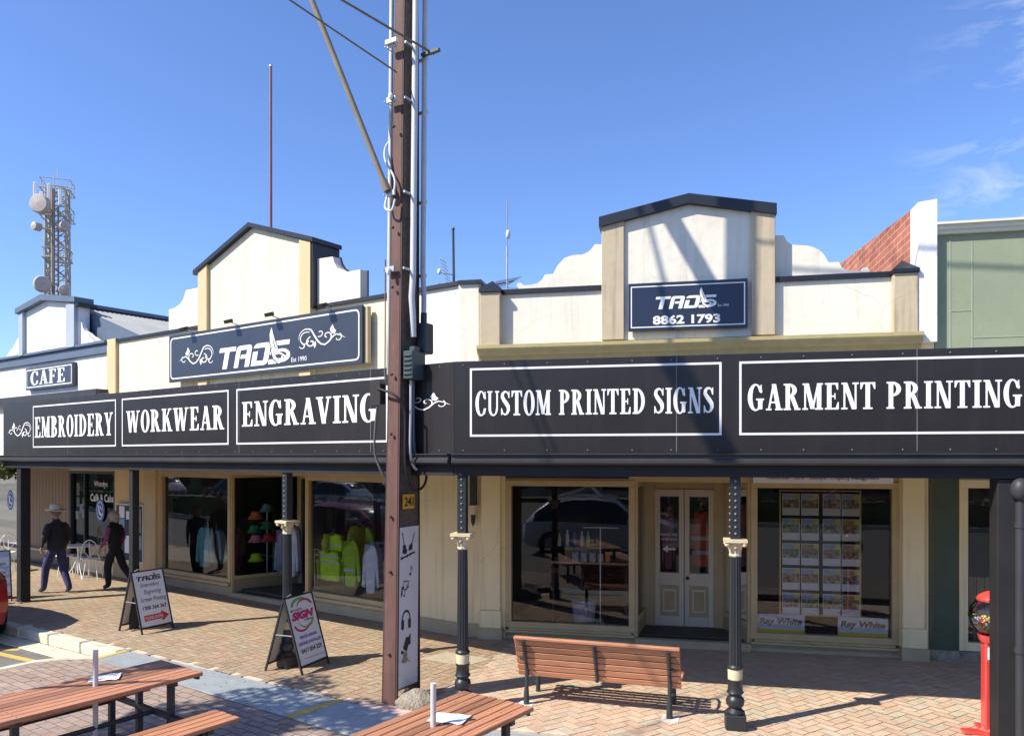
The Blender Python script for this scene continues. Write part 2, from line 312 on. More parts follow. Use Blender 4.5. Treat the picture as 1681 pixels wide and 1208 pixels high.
def fill(fn, x0, x1, y0, y1, step):
    nx = int((x1-x0)/step)+2; ny = int((y1-y0)/step)+2
    xs = x0+np.arange(nx)*step; ys = y0+np.arange(ny)*step; X, Y = np.meshgrid(xs, ys); D = fn(X, Y); D = np.where(np.abs(D) < 1e-9, 1e-9, D)
    ins = D < 0; V = []; F = []; ids = {}
    def vid(x, y):
        k = (round(x, 6), round(y, 6))
        if k not in ids: ids[k] = len(V); V.append((x, y))
        return ids[k]
    for j in range(ny-1):
        run = None
        for i in range(nx-1):
            c = (ins[j, i], ins[j, i+1], ins[j+1, i+1], ins[j+1, i])
            if all(c):
                if run is None: run = i
                continue
            if run is not None:
                F.append((vid(xs[run], ys[j]), vid(xs[i], ys[j]), vid(xs[i], ys[j+1]), vid(xs[run], ys[j+1]))); run = None
            if not any(c): continue
            P = [(xs[i], ys[j], D[j, i]), (xs[i+1], ys[j], D[j, i+1]), (xs[i+1], ys[j+1], D[j+1, i+1]), (xs[i], ys[j+1], D[j+1, i])]
            poly = []
            for a, b in zip(P, P[1:]+P[:1]):
                if a[2] < 0: poly.append(vid(a[0], a[1]))
                if (a[2] < 0) != (b[2] < 0):
                    t = a[2]/(a[2]-b[2]); poly.append(vid(a[0]+t*(b[0]-a[0]), a[1]+t*(b[1]-a[1])))
            q = [p for k, p in enumerate(poly) if p != poly[k-1]]
            if len(q) > 2: F.append(tuple(q))
        if run is not None: F.append((vid(xs[run], ys[j]), vid(xs[nx-1], ys[j]), vid(xs[nx-1], ys[j+1]), vid(xs[run], ys[j+1])))
    return V, F
S_, T_, K_ = .155, .06, .065                 # stem, thin stroke, serif thickness
def g_(c):
    B = bx
    def sf(X, Y, xc, w, y): return B(X, Y, xc-w/2, y, xc+w/2, y+K_, .015)
    def I(X, Y): return un(B(X, Y, .08, 0, .08+S_, 1), sf(X, Y, .157, .29, 0), sf(X, Y, .157, .29, 1-K_))
    def Lb(X, Y, top=True, bot=True):
        r = [B(X, Y, .08, 0, .08+S_, 1), B(X, Y, .01, 0, .27, K_, .015), B(X, Y, .01, 1-K_, .27, 1, .015)]; return un(*r)
    def E(X, Y):
        return un(Lb(X, Y), B(X, Y, .1, 1-K_, .46, 1), pg(X, Y, [(.46, 1), (.46, .74), (.42, .74), (.36, .95)]), B(X, Y, .2, .47, .36, .53),
                  B(X, Y, .33, .38, .37, .62), B(X, Y, .1, 0, .48, K_), pg(X, Y, [(.48, 0), (.48, .28), (.44, .28), (.37, .05)]))
    def F(X, Y):
        return un(Lb(X, Y), B(X, Y, .1, 1-K_, .46, 1), pg(X, Y, [(.46, 1), (.46, .74), (.42, .74), (.36, .95)]), B(X, Y, .2, .47, .36, .53), B(X, Y, .33, .38, .37, .62))
    def T(X, Y):
        return un(B(X, Y, .19, 0, .19+S_, 1), B(X, Y, .11, 0, .43, K_, .015), B(X, Y, .02, 1-K_, .52, 1),
                  pg(X, Y, [(.02, 1), (.02, .74), (.06, .74), (.13, .95)]), pg(X, Y, [(.52, 1), (.52, .74), (.48, .74), (.41, .95)]))
    def bowl(X, Y, yc, ry, rx, x=.2): return sub(inter(el(X, Y, x, yc, rx, ry), x-X), el(X, Y, x-.03, yc, rx-S_+.03, ry-T_))
    def P(X, Y): return un(Lb(X, Y), bowl(X, Y, .73, .27, .29))
    def Rr(X, Y): return un(Lb(X, Y), bowl(X, Y, .745, .255, .27), dg(X, Y, .48, 0, .30, .52, S_), B(X, Y, .38, 0, .60, K_, .015))
    def Bb(X, Y): return un(Lb(X, Y), bowl(X, Y, .755, .245, .26), bowl(X, Y, .265, .265, .30))
    def Dd(X, Y): return un(Lb(X, Y), bowl(X, Y, .5, .5, .35))
    def O(X, Y): return sub(el(X, Y, .27, .5, .26, .52), el(X, Y, .27, .5, .105, .455))
    def Cc(X, Y):
        r = sub(el(X, Y, .28, .5, .27, .52), el(X, Y, .30, .5, .125, .455)); r = sub(r, B(X, Y, .34, .30, .8, .70))
        return un(r, B(X, Y, .455, .66, .50, .98), st(X, Y, [(.49, .22, .05), (.44, .08, .06)]))
    def Gg(X, Y):
        r = sub(el(X, Y, .28, .5, .27, .52), el(X, Y, .30, .5, .125, .455)); r = sub(r, B(X, Y, .34, .42, .8, .70))
        return un(r, B(X, Y, .455, .66, .50, .98), B(X, Y, .37, .04, .37+S_, .44), B(X, Y, .30, .39, .585, .39+K_, .015))
    def Ss(X, Y):
        return un(st(X, Y, [(.42, .74, .05), (.39, .88, .06), (.30, .965, .065), (.20, .955, .09), (.12, .87, .13), (.11, .75, .15), (.19, .62, .17), (.29, .50, .18), (.38, .37, .17), (.40, .22, .14), (.34, .09, .10), (.24, .035, .07), (.13, .08, .06), (.08, .26, .05)]),
                  B(X, Y, .41, .70, .45, .99), B(X, Y, .05, .01, .09, .30))
    def U(X, Y):
        b = inter(sub(el(X, Y, .29, .30, .225, .32), el(X, Y, .305, .30, .115, .25)), Y-.30)
        return un(b, B(X, Y, .065, .29, .065+S_-.03, 1), B(X, Y, .435, .29, .515, 1), sf(X, Y, .13, .25, 1-K_), sf(X, Y, .475, .2, 1-K_))
    def Mm(X, Y): return un(B(X, Y, .07, 0, .13, 1), B(X, Y, .50, 0, .50+S_, 1), dg(X, Y, .355, .03, .15, 1, S_), dg(X, Y, .36, .03, .55, 1, .07), sf(X, Y, .10, .2, 0), sf(X, Y, .577, .27, 0), B(X, Y, .01, 1-K_, .22, 1), B(X, Y, .5, 1-K_, .71, 1))
    def Nn(X, Y): return un(B(X, Y, .08, 0, .145, 1), B(X, Y, .455, 0, .52, 1), dg(X, Y, .44, 0, .13, 1, S_), sf(X, Y, .112, .22, 0), sf(X, Y, .487, .22, 1-K_), B(X, Y, .01, 1-K_, .2, 1))
    def A(X, Y): return un(dg(X, Y, .11, 0, .28, 1, .07), dg(X, Y, .46, 0, .29, 1, S_), B(X, Y, .17, .27, .42, .33), sf(X, Y, .11, .2, 0), sf(X, Y, .465, .27, 0))
    def V(X, Y): return un(dg(X, Y, .29, 0, .12, 1, S_), dg(X, Y, .30, 0, .46, 1, .07), sf(X, Y, .12, .27, 1-K_), sf(X, Y, .46, .2, 1-K_))
    def W(X, Y): return un(dg(X, Y, .25, 0, .12, 1, S_), dg(X, Y, .26, 0, .40, .98, .065), dg(X, Y, .56, 0, .41, .98, S_), dg(X, Y, .57, 0, .72, 1, .065), sf(X, Y, .12, .27, 1-K_), sf(X, Y, .73, .2, 1-K_), sf(X, Y, .40, .2, 1-K_))
    def Kk(X, Y): return un(Lb(X, Y), dg(X, Y, .2, .40, .46, 1, .075), dg(X, Y, .49, 0, .31, .60, S_), sf(X, Y, .46, .2, 1-K_), sf(X, Y, .49, .26, 0))
    def Yy(X, Y): return un(dg(X, Y, .27, .40, .11, 1, S_), dg(X, Y, .29, .40, .46, 1, .07), B(X, Y, .21, 0, .21+S_, .5), sf(X, Y, .287, .3, 0), sf(X, Y, .11, .25, 1-K_), sf(X, Y, .46, .2, 1-K_))
    return dict(I=(I, .31), E=(E, .52), F=(F, .49), T=(T, .54), P=(P, .53), R=(Rr, .62), B=(Bb, .54), D=(Dd, .58), O=(O, .54), C=(Cc, .54), G=(Gg, .60), S=(Ss, .49),
                U=(U, .58), M=(Mm, .73), N=(Nn, .59), A=(A, .58), V=(V, .57), W=(W, .85), K=(Kk, .63), Y=(Yy, .58)).get(c)
_gc = {}
def serif(text):
    V = []; F = []; x = 0
    for ch in text:
        if ch == ' ': x += .30; continue
        if ch not in _gc:
            fn, wd = g_(ch); _gc[ch] = (fill(fn, -.04, wd+.06, -.05, 1.05, .0205), wd)
        (v, f), wd = _gc[ch]; o = len(V); V += [(a+x, b) for a, b in v]; F += [tuple(i+o for i in q) for q in f]; x += wd+.035
    return V, F
def shape(fn, x0, x1, y0, y1, step): return fill(fn, x0, x1, y0, y1, step)
def bfont(text, bold=0.0, shear=0.0, spacing=1.0):
    cu = bpy.data.curves.new('t', 'FONT'); cu.body = text; cu.size = 1; cu.offset = bold; cu.shear = shear; cu.space_character = spacing; cu.resolution_u = 3
    o = bpy.data.objects.new('t', cu); C.objects.link(o); dg_ = bpy.context.evaluated_depsgraph_get()
    me = bpy.data.meshes.new_from_object(o.evaluated_get(dg_)); V = [(v.co.x, v.co.y) for v in me.vertices]; F = [tuple(p.vertices) for p in me.polygons]
    bpy.data.objects.remove(o); bpy.data.meshes.remove(me); bpy.data.curves.remove(cu); return V, F
def fit(vf, x0, x1, y0, y1):
    V, F = vf; ax = min(v[0] for v in V); bx_ = max(v[0] for v in V); ay = min(v[1] for v in V); by = max(v[1] for v in V)
    if y1 is None: y1 = y0+(by-ay)*(x1-x0)/(bx_-ax)
    return [(x0+(v[0]-ax)/(bx_-ax)*(x1-x0), y0+(v[1]-ay)/(by-ay)*(y1-y0)) for v in V], F
def put(mb, vf, y, flip=False):             # lay a flat shape in the x,z plane at depth y, facing -y
    V, F = vf; mb.add([(a, y, b) for a, b in V], F); return mb
def ring(x0, x1, z0, z1, t):
    return [(x0, x1, z0, z0+t), (x0, x1, z1-t, z1), (x0, x0+t, z0+t, z1-t), (x1-t, x1, z0+t, z1-t)]
def flatrect(mb, x0, x1, z0, z1, y): mb.add([(x0, y, z0), (x1, y, z0), (x1, y, z1), (x0, y, z1)], [(0, 1, 2, 3)])
# scroll ornament, 2 wide x 1 high
def spiral(cx, cy, r0, r1, a0, a1, w0, w1, n=16):
    return [(cx+(r0+(r1-r0)*i/n)*math.cos(R(a0+(a1-a0)*i/n)), cy+(r0+(r1-r0)*i/n)*math.sin(R(a0+(a1-a0)*i/n)), w0+(w1-w0)*i/n) for i in range(n+1)]
def scroll_fn(X, Y):
    return .010+un(st(X, Y, spiral(.30, .52, .30, .05, 60, 370+90, .05, .06)[:12]), st(X, Y, spiral(.36, .60, .36, .30, 200, 60, .03, .07)),
              st(X, Y, spiral(.16, .30, .13, .06, -170, 80, .04, .07)), st(X, Y, spiral(.52, .38, .22, .04, 100, 460, .06, .07)),
              st(X, Y, [(.52, .86, .07), (.66, .62, .08), (.78, .42, .08), (.92, .28, .07), (1.08, .24, .07), (1.24, .34, .07), (1.38, .50, .07), (1.52, .58, .06), (1.68, .52, .05), (1.84, .42, .035), (2.0, .36, .015)]),
              st(X, Y, spiral(1.16, .55, .20, .04, -60, 250, .06, .05)), st(X, Y, spiral(.88, .70, .15, .04, -120, 140, .05, .05)),
              st(X, Y, spiral(1.58, .44, .17, .06, 60, -150, .05, .05)),
              pg(X, Y, [(.66, .10), (.74, .28), (.70, .44), (.60, .30)]), pg(X, Y, [(1.34, .62), (1.26, .78), (1.38, .98), (1.46, .78), (1.54, .70), (1.44, .58)]))
SCR = shape(scroll_fn, -.1, 2.1, -.05, 1.1, .018)
def logo_fn(X, Y):                            # slanted block lettering with a feathered S
    X = X-.20*Y
    t = un(pg(X, Y, [(.04, .80), (.04, 1), (.92, 1), (.92, .80)]), bx(X, Y, .36, 0, .60, .95))
    a = un(bx(X, Y, .98, 0, 1.20, .86), bx(X, Y, .98, .6, 1.78, 1, .16)); a = sub(a, bx(X, Y, 1.20, .58, 1.56, .80)); a = sub(a, bx(X, Y, 1.20, .3, 1.9, .62))
    a = un(a, bx(X, Y, 1.26, .40, 1.72, .57), bx(X, Y, 1.55, 0, 1.78, .86))
    d = un(bx(X, Y, 1.88, 0, 2.72, 1, .2), bx(X, Y, 1.88, 0, 2.2, .7)); d = sub(d, bx(X, Y, 2.12, .20, 2.48, .80)); d = sub(d, bx(X, Y, 1.8, .64, 2.12, .80))
    s = un(bx(X, Y, 2.80, .80, 3.62, 1), bx(X, Y, 2.76, .42, 3.0, .9), bx(X, Y, 2.76, 0, 3.25, .2))
    XX = X+.20*Y
    leaf = [(2.93, 1.62, .02), (2.92, 1.35, .15), (2.98, 1.0, .24), (3.10, .66, .26), (3.18, .48, .16)]
    hand = un(el(XX, Y, 3.42, .34, .40, .30), st(XX, Y, [(2.96, .62, .1), (3.1, .3, .18), (3.3, .1, .2)]))
    r = un(t, a, d, s); r = sub(r, un(st(XX, Y, [(p[0], p[1], p[2]+.10) for p in leaf]), hand-.05))
    lf = sub(un(*[st(XX, Y, leaf)]), st(XX, Y, [(2.95, 1.4, .015), (3.02, 1.0, .05), (3.12, .7, .05)]))
    lf = sub(lf, un(*[cap(XX, Y, 3.02, y, 3.2, y+.10, .022) for y in (.62, .76, .90, 1.04)]))
    hd = sub(hand, un(el(XX, Y, 3.40, .36, .27, .15)-0, st(XX, Y, [(3.02, .55, .03), (3.16, .3, .04), (3.4, .07, .03)])))
    hd = un(hd, st(XX, Y, [(3.14, .48, .05), (3.34, .44, .06), (3.5, .36, .05)]), sub(el(XX, Y, 3.52, .26, .11, .09), el(XX, Y, 3.52, .26, .055, .04)))
    return un(r, lf, hd)
LOGO = shape(lambda X, Y: logo_fn(X, Y)-.004, -.05, 4.0, -.05, 1.75, .022)
# ============================================================ GROUND
KP = [(-16, 17.25), (-7.62, 11.98), (-1.30, 8.07), (-.55, 7.60), (3.0, 6.83), (9.5, 5.5)]         # outer edge of the footpath
def pave(name, inside, x0, x1, y0, y1, ang, ox, oy, m, mj, u=.112, bond='herring'):
    mb = MB(); g = .0045; ca, sa = math.cos(ang), math.sin(ang)
    rad = int(max(x1-x0, y1-y0)/u*.8)+4; cx, cy = (x0+x1)/2, (y0+y1)/2
    for i in range(-rad, rad):
        for j in range(-rad, rad):
            if bond == 'herring':
                k = (i-j) % 4
                if k == 0: r = (i, j, i+2, j+1)
                elif k == 3: r = (i, j, i+1, j+2)
                else: continue
            else:
                if (i+(j % 2)) % 2: continue
                r = (i, j, i+2, j+1)
            mxx, myy = (r[0]+r[2])/2*u, (r[1]+r[3])/2*u; X = cx+mxx*ca-myy*sa; Y = cy+mxx*sa+myy*ca
            if not (x0 < X < x1 and y0 < Y < y1 and inside(X, Y)): continue
            q = []; dz = random.uniform(-.0012, .0012)
            for a, b in ((r[0]*u+g, r[1]*u+g), (r[2]*u-g, r[1]*u+g), (r[2]*u-g, r[3]*u-g), (r[0]*u+g, r[3]*u-g)):
                q.append((cx+a*ca-b*sa, cy+a*sa+b*ca, dz))
            mb.add(q, [(0, 1, 2, 3)])
    return tag(mb.build(name, m), kind='structure')
def kerbY(x):
    for a, b in zip(KP[:-1], KP[1:]):
        if a[0] <= x <= b[0]: return a[1]+(b[1]-a[1])*(x-a[0])/(b[0]-a[0])
    return KP[-1][1] if x > 0 else KP[0][1]
def vis(X, Y, m=.35): return Y > 6.9 and abs(X) < .678*Y+m
pave('footpath_paving', lambda X, Y: X > -1.02+.35*(Y-8) and vis(X, Y) and Y > kerbY(X)+.02 and Y < (11.42+.5707*-(X+.79)/.8211 if X < -.79 else 11.42-.2126*(X+.79))+1.5, -13, 8, 6.8, 21, R(45-12), 0, 0, 'paver', 'joint')
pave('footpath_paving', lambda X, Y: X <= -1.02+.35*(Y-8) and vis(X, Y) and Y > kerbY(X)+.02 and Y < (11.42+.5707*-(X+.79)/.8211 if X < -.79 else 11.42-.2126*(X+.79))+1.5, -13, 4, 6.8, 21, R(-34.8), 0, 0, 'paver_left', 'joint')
mb = MB(); poly = KP+[(12, 5), (12, 24), (-16, 24)]; mb.slab(poly, -.4, -.006); tag(mb.build('footpath', 'joint'), kind='structure')
mb = MB(); mb.slab([(-400, -400), (400, -400), (400, 600), (-400, 600)], -.5, -.42); tag(mb.build('ground', mat('far_ground', (.16, .14, .10), .95, .2, .1)), kind='structure')
mb = MB(); mb.slab([(-60, -22), (60, -22), (60, 5.5), (9.5, 5.45), (3, 6.78), (-.6, 7.55), (-1.35, 8.0), (-7.7, 11.9), (-16.1, 17.15), (-60, 40)], -.41, -.15); tag(mb.build('road', 'asphalt'), kind='structure')
# kerbs
def strip(mb, pts, w0, w1, z0, z1):
    o = len(mb.v)
    def off(i, w_):
        a = Vector(pts[max(i-1, 0)]); b = Vector(pts[min(i+1, len(pts)-1)]); d = (b-a).normalized(); n = Vector((d.y, -d.x)); return Vector(pts[i])+n*w_
    for i in range(len(pts)):
        for w_, z_ in ((w0, z0), (w0, z1), (w1, z1), (w1, z0)):
            p = off(i, w_); mb.v.append((p.x, p.y, z_))
    for i in range(len(pts)-1):
        for k in range(4): mb.f.append((o+i*4+k, o+i*4+(k+1) % 4, o+i*4+4+(k+1) % 4, o+i*4+4+k)); mb.mi.append(mb.cur)
    for b in (o, o+4*(len(pts)-1)): mb.f.append((b, b+1, b+2, b+3)); mb.mi.append(mb.cur)
    return mb
mb = MB(); a = KP[0]; b = (-5.42, 10.62)
d = (Vector(b)-Vector(a)); n_ = 14
for i in range(n_):
    p = Vector(a)+d*(i/n_); q = Vector(a)+d*((i+1)/n_-.0012); strip(mb, [tuple(p), tuple(q)], -.03, .16, -.16, .004)
strip(mb, [a, b], .16, .48, -.2, -.138)
tag(mb.build('kerb', 'kerb', bevel=.02), kind='structure')
PK = [(-5.62, 10.15), (-5.95, 10.12), (-6.25, 9.95), (-6.55, 9.5), (-6.9, 8.9), (-7.6, 8.0), (-8.6, 6.9), (-8.8, 6.0)]
mb = MB(); strip(mb, PK, 0, .13, -.16, .005); strip(mb, PK, -.0, -.02, -.16, .0); tag(mb.build('parklet_kerb', 'kerb', bevel=.012), kind='structure')
GI = [(-5.62, 10.12), (-1.70, 7.42), (-.9, 6.95), (3, 6.1), (9, 4.9)]                                  # inner edge of the grating strip
def giY(x):
    for a, b in zip(GI[:-1], GI[1:]):
        if a[0] <= x <= b[0]: return a[1]+(b[1]-a[1])*(x-a[0])/(b[0]-a[0])
    return 99
def pkin(X, Y):
    if X < -5.62:
        for a, b in zip(PK[:-1], PK[1:]):
            if b[0] <= X <= a[0]: return Y < b[1]+(a[1]-b[1])*(X-b[0])/(a[0]-b[0])-.02
        return False
    return Y < giY(X)-.03
mb = MB(); mb.slab([p for p in PK[::-1]]+GI[1:]+[(9, 3), (-8, 3)], -.16, -.006); tag(mb.build('parklet_base', 'joint2'), kind='structure')
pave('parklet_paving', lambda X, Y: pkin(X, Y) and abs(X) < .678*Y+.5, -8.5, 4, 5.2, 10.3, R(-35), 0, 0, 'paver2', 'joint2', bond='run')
# steel grating over the gutter
gm = mat('grating_steel', (.50, .54, .55), .5, .10, 5, metal=.1)
def grating(p0, p1, q0, q1, nslat, name, sm):
    mb = MB(); p0, p1, q0, q1 = map(Vector, (p0, p1, q0, q1))
    for i in range(nslat):
        t0 = (i+.12)/nslat; t1 = (i+.72)/nslat; a = p0.lerp(p1, t0); b = p0.lerp(p1, t1); c = q0.lerp(q1, t1); d_ = q0.lerp(q1, t0)
        mb.add([(*a, .002), (*b, .002), (*c, .002), (*d_, .002), (*a, -.03), (*b, -.03), (*c, -.03), (*d_, -.03)], [(0, 1, 2, 3)[::-1], (0, 1, 5, 4), (1, 2, 6, 5), (2, 3, 7, 6), (3, 0, 4, 7)])
    for t in (0, .33, .66, 1):
        a = p0.lerp(q0, t); b = p1.lerp(q1, t); mb.bar((*a, -.022), (*b, -.022), .02, .03)
    return tag(mb.build(name, sm), kind='structure')
grating((-5.35, 10.52), (-1.95, 8.42), (-5.55, 10.08), (-2.35, 7.9), 170, 'drain_grating', gm)
grating((-1.88, 8.37), (-1.0, 7.83), (-2.28, 7.84), (-1.3, 7.18), 46, 'drain_grating', gm)
grating((-.55, 7.52), (3.0, 6.76), (-.9, 6.98), (2.9, 6.15), 150, 'drain_grating', gm)
mb = MB(); mb.slab([(-5.42, 10.56), (-5.34, 10.51), (-5.54, 10.06), (-5.62, 10.10)], -.1, .006)
mb.slab([(-1.95, 8.43), (-1.86, 8.38), (-2.26, 7.82), (-2.36, 7.89)], -.1, .006); tag(mb.build('yellow_edge_line', 'yellow'), kind='structure')
mb = MB(); mb.slab([(-1.62, 8.22), (-1.0, 8.15), (-.55, 7.80), (-.6, 7.5), (-1.0, 7.78)], -.1, .004); tag(mb.build('pink_concrete', mat('pink_concrete', (.62, .42, .36), .9, .1, 5, .3, 40)), kind='structure')
mb = MB(); 
for (ax, ay), (bx_, by) in ((G(0, 1066, -.15), G(32, 1066, -.15)), (G(0, 1073, -.15), G(60, 1086, -.15))):
    dd = Vector((bx_-ax, by-ay)); nn = Vector((-dd.y, dd.x)).normalized()*.05; e_ = dd.normalized()*2
    mb.slab([(ax-e_.x+nn.x, ay-e_.y+nn.y), (bx_+nn.x, by+nn.y), (bx_-nn.x, by-nn.y), (ax-e_.x-nn.x, ay-e_.y-nn.y)], -.2, -.146)
tag(mb.build('parking_line', 'yellow'), kind='structure')
# manhole cover and pit lid in the paving
mb = MB(); x, y = G(755, 1082); mb.slab([(x-.55, y+.05), (x-.2, y+.38), (x+.42, y+.02), (x+.1, y-.30)], -.05, .003); tag(mb.build('pit_lid', mat('pit_lid', (.42, .36, .27), .9, .15, 6, .4, 40)), kind='structure')

# ============================================================ BUILDINGS
uL, uR = FL.u, FR.u
ZC = 2.42                                                    # head of everything under the verandah
SPLIT = {'lower_wall', 'pilaster', 'pilaster_base', 'wall_base', 'gable_pilaster', 'parapet_capping', 'batten', 'window_sill', 'window_head', 'rear_wall', 'panel_joint', 'board_edge', 'pinned_paper', 'verandah', 'door_surround', 'backing'}
def boxes(name, lst, m, parent, bevel=0):
    if name in SPLIT and len(lst) > 1:
        for b in lst: o = boxes(name, [b], m, parent, bevel)
        return o
    mb = MB()
    for b in lst: mb.box(*b)
    return mb.build(name, m, parent, bevel=bevel)
def window(parent, x0, x1, z0, z1, y=.06, fw=.07, label=None, m='tan', mull=()):
    fr = boxes('window_frame', [(x0, x1, y-.06, y+.06, z0, z0+fw), (x0, x1, y-.06, y+.06, z1-fw, z1), (x0, x0+fw, y-.06, y+.06, z0+fw, z1-fw), (x1-fw, x1, y-.06, y+.06, z0+fw, z1-fw)]+
               [(q-.02, q+.02, y-.04, y+.04, z0+fw, z1-fw) for q in mull], m, parent, bevel=.006)
    if label: fr['label'] = label
    mb = MB(); flatrect(mb, x0+fw-.01, x1-fw+.01, z0+fw-.01, z1-fw+.01, y+.012); mb.build('pane', 'glass', fr)
    return fr
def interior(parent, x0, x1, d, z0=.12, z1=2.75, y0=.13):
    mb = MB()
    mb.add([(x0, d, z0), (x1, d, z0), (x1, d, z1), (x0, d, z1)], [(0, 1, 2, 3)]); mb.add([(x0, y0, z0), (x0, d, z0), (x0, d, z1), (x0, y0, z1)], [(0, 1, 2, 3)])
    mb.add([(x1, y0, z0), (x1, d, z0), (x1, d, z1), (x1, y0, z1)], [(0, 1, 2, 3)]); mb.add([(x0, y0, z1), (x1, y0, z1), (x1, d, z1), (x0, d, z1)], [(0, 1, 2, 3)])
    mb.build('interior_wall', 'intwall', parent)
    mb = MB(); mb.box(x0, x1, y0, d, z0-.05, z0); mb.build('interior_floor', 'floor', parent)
def splay(parent, p, q, z0, z1, plinth=.28, m='tan', fw=.055):
    p, q = Vector(p), Vector(q); d = (q-p).normalized(); mb = MB()
    for a in (p+d*fw/2, q-d*fw/2): mb.bar((*a, z0), (*a, z1), fw, .07, up=(-d.y, d.x, 0))
    mb.bar((*(p+d*fw), z0+plinth), (*(q-d*fw), z0+plinth), .07, .07); mb.bar((*(p+d*fw), z1-.04), (*(q-d*fw), z1-.04), .07, .07)
    f = mb.build('side_window_frame', m, parent, bevel=.005)
    mb = MB(); mb.bar((*(p+d*fw), z0+plinth/2-.02), (*(q-d*fw), z0+plinth/2-.02), .05, plinth-.04); mb.build('side_panel', 'tand' if m == 'tan' else m, parent)
    mb = MB(); a, b = p+d*fw*.9, q-d*fw*.9; mb.add([(*a, z0+plinth+.03), (*b, z0+plinth+.03), (*b, z1-.07), (*a, z1-.07)], [(0, 1, 2, 3)]); mb.build('pane', 'glass', f)
# ---------------- left shop
SL = FL.empty('shop_building', 'cream rendered corner shop with peaked parapet behind the large logo signboard', 'building')
zp = 5.29
x0 = uL(183); xr = uR(785, .06)
boxes('upper_wall', [(x0, uL(636), 0, .28, 2.45, zp)], 'cream', SL)
boxes('pale_upper_wall', [(uL(636), .02, 0, .28, 2.45, zp)], 'white', SL)
o = boxes('corner_wall', [(-.0, xr, -.06, .28, 2.45, zp+.0)], 'white', SL); o.rotation_euler[2] = R(22.8)
o = boxes('corner_return', [(xr, xr+.035, -.06, .28, 2.45, zp)], 'beige', SL); o.rotation_euler[2] = R(22.8)
boxes('parapet_capping', [(x0, uL(331), -.05, .33, zp, zp+.06), (uL(514), .0, -.05, .33, zp, zp+.06)], 'navy', SL)
o = boxes('corner_capping', [(0, xr+.05, -.10, .33, zp, zp+.055)], 'navy', SL); o.rotation_euler[2] = R(22.8)
boxes('pilaster', [(uL(180), uL(194), -.07, 0, 2.45, zp+.08)], 'cream_trim', SL)
# gable block
g0, g1 = uL(330, .08), uL(513, .08); ga = uL(414, .08); zt0 = FL.z(328, 446, .08); zta = FL.z(414, 374, .08); zt1 = FL.z(513, 398, .08)
mb = MB(); mb.prism([(g0, 3.75), (g1, 3.75), (g1, zt1), (ga, zta), (g0, zt0)], -.08, .30); mb.build('gable', 'cream', SL)
pw = .28
def zr(x): return zt0+(zta-zt0)*(x-g0)/(ga-g0) if x < ga else zta+(zt1-zta)*(x-ga)/(g1-ga)
mb = MB(); mb.prism([(g0-.01, 3.75), (g0+pw, 3.75), (g0+pw, zr(g0+pw)), (g0-.01, zt0)], -.15, -.08); mb.build('gable_pilaster', 'cream_trim', SL); mb = MB(); mb.prism([(g1-pw, 3.75), (g1+.01, 3.75), (g1+.01, zt1), (g1-pw, zr(g1-pw))], -.15, -.08); mb.build('gable_pilaster', 'cream_trim', SL)
mb = MB(); mb.prism([(g0-.14, zt0-.07), (ga, zta), (g1+.1, zt1-.02), (g1+.1, zt1+.06), (ga, zta+.08), (g0-.14, zt0+.02)], -.18, .50); mb.build('gable_roof', 'navy', SL)
mb = MB(); mb.prism([(g1+.0, zp), (g1+.06, zp), (g1+.06, zt1), (g1, zt1)], -.13, .48); mb.build('gable_side', 'navy', SL)
def wing(parent, plane, pts, y0, y1, m, base, w=0):
    P_ = [plane.p(a, b, w) for a, b in pts]; P_ = [(P_[0][0], base)]+P_+[(P_[-1][0], base)]
    mb = MB(); mb.prism(P_, y0, y1); return mb.build('parapet_wing', m, parent)
wing(SL, FL, [(279, 509), (290, 505), (297, 500), (302, 493), (305, 484), (307, 477), (331, 472)], -.03, .12, 'white', zp+.05)
wing(SL, FL, [(514, 427), (548, 422), (550, 431), (555, 440), (562, 445), (571, 447), (593, 443)], -.03, .14, 'white', zp+.05)
wing(SL, FL, [(514, 424), (549, 419), (552, 430), (557, 438), (563, 442), (571, 444), (594, 441)], .14, .155, 'navy', zp+.05)
def corr(parent, name, u0, u1, y0, z0, y1, z1, per=.12, amp=.014, m='roof'):
    n = int((u1-u0)/per*8); V = []; 
    for i in range(n+1):
        u = u0+(u1-u0)*i/n; h = amp*math.cos(2*math.pi*(u-u0)/per); V += [(u, y0, z0+h), (u, y1, z1+h)]
    mb = MB(); mb.add(V, [(2*i, 2*i+2, 2*i+3, 2*i+1) for i in range(n)]); return mb.build(name, m, parent, smooth=True)
corr(SL, 'roof', uL(592, -1.5), uL(628, -2.2), .4, zp+.0, 2.8, zp+1.0)
boxes('roof_ridge', [(uL(592, -1.5), uL(628, -2.2), 2.7, 2.95, zp+.98, zp+1.06)], 'bluegrey', SL)
# lower walls and windows
base0 = -.02
boxes('lower_wall', [(uL(640), .0, 0, .25, base0, 2.45)], 'lower', SL); boxes('lower_wall', [(uL(187), uL(265), 0, .25, base0, 2.45)], mat('ochre_wall', (.74, .54, .28), .8, .06, 1.5, .2, 20), SL)
o = boxes('lower_corner_wall', [(0, uR(790), 0.0, .25, base0, 2.45)], 'lower', SL); o.rotation_euler[2] = R(22.8)
boxes('head_wall', [(uL(265), uL(640), .0, .22, 2.36, 2.46)], 'tan', SL)
boxes('pilaster', [(uL(240), uL(259), -.06, 0, 0, 2.44)], 'cream_trim', SL); boxes('wall_base', [(uL(640), 0, -.025, 0, base0, .20), (uL(187), uL(228), -.025, 0, base0, .3)], 'plinth', SL)
o = boxes('corner_wall_base', [(0, uR(790), -.025, .0, base0, .2)], 'plinth', SL); o.rotation_euler[2] = R(22.8)
xa0, xa1, xb0, xb1 = uL(262), uL(377), uL(500), uL(640)
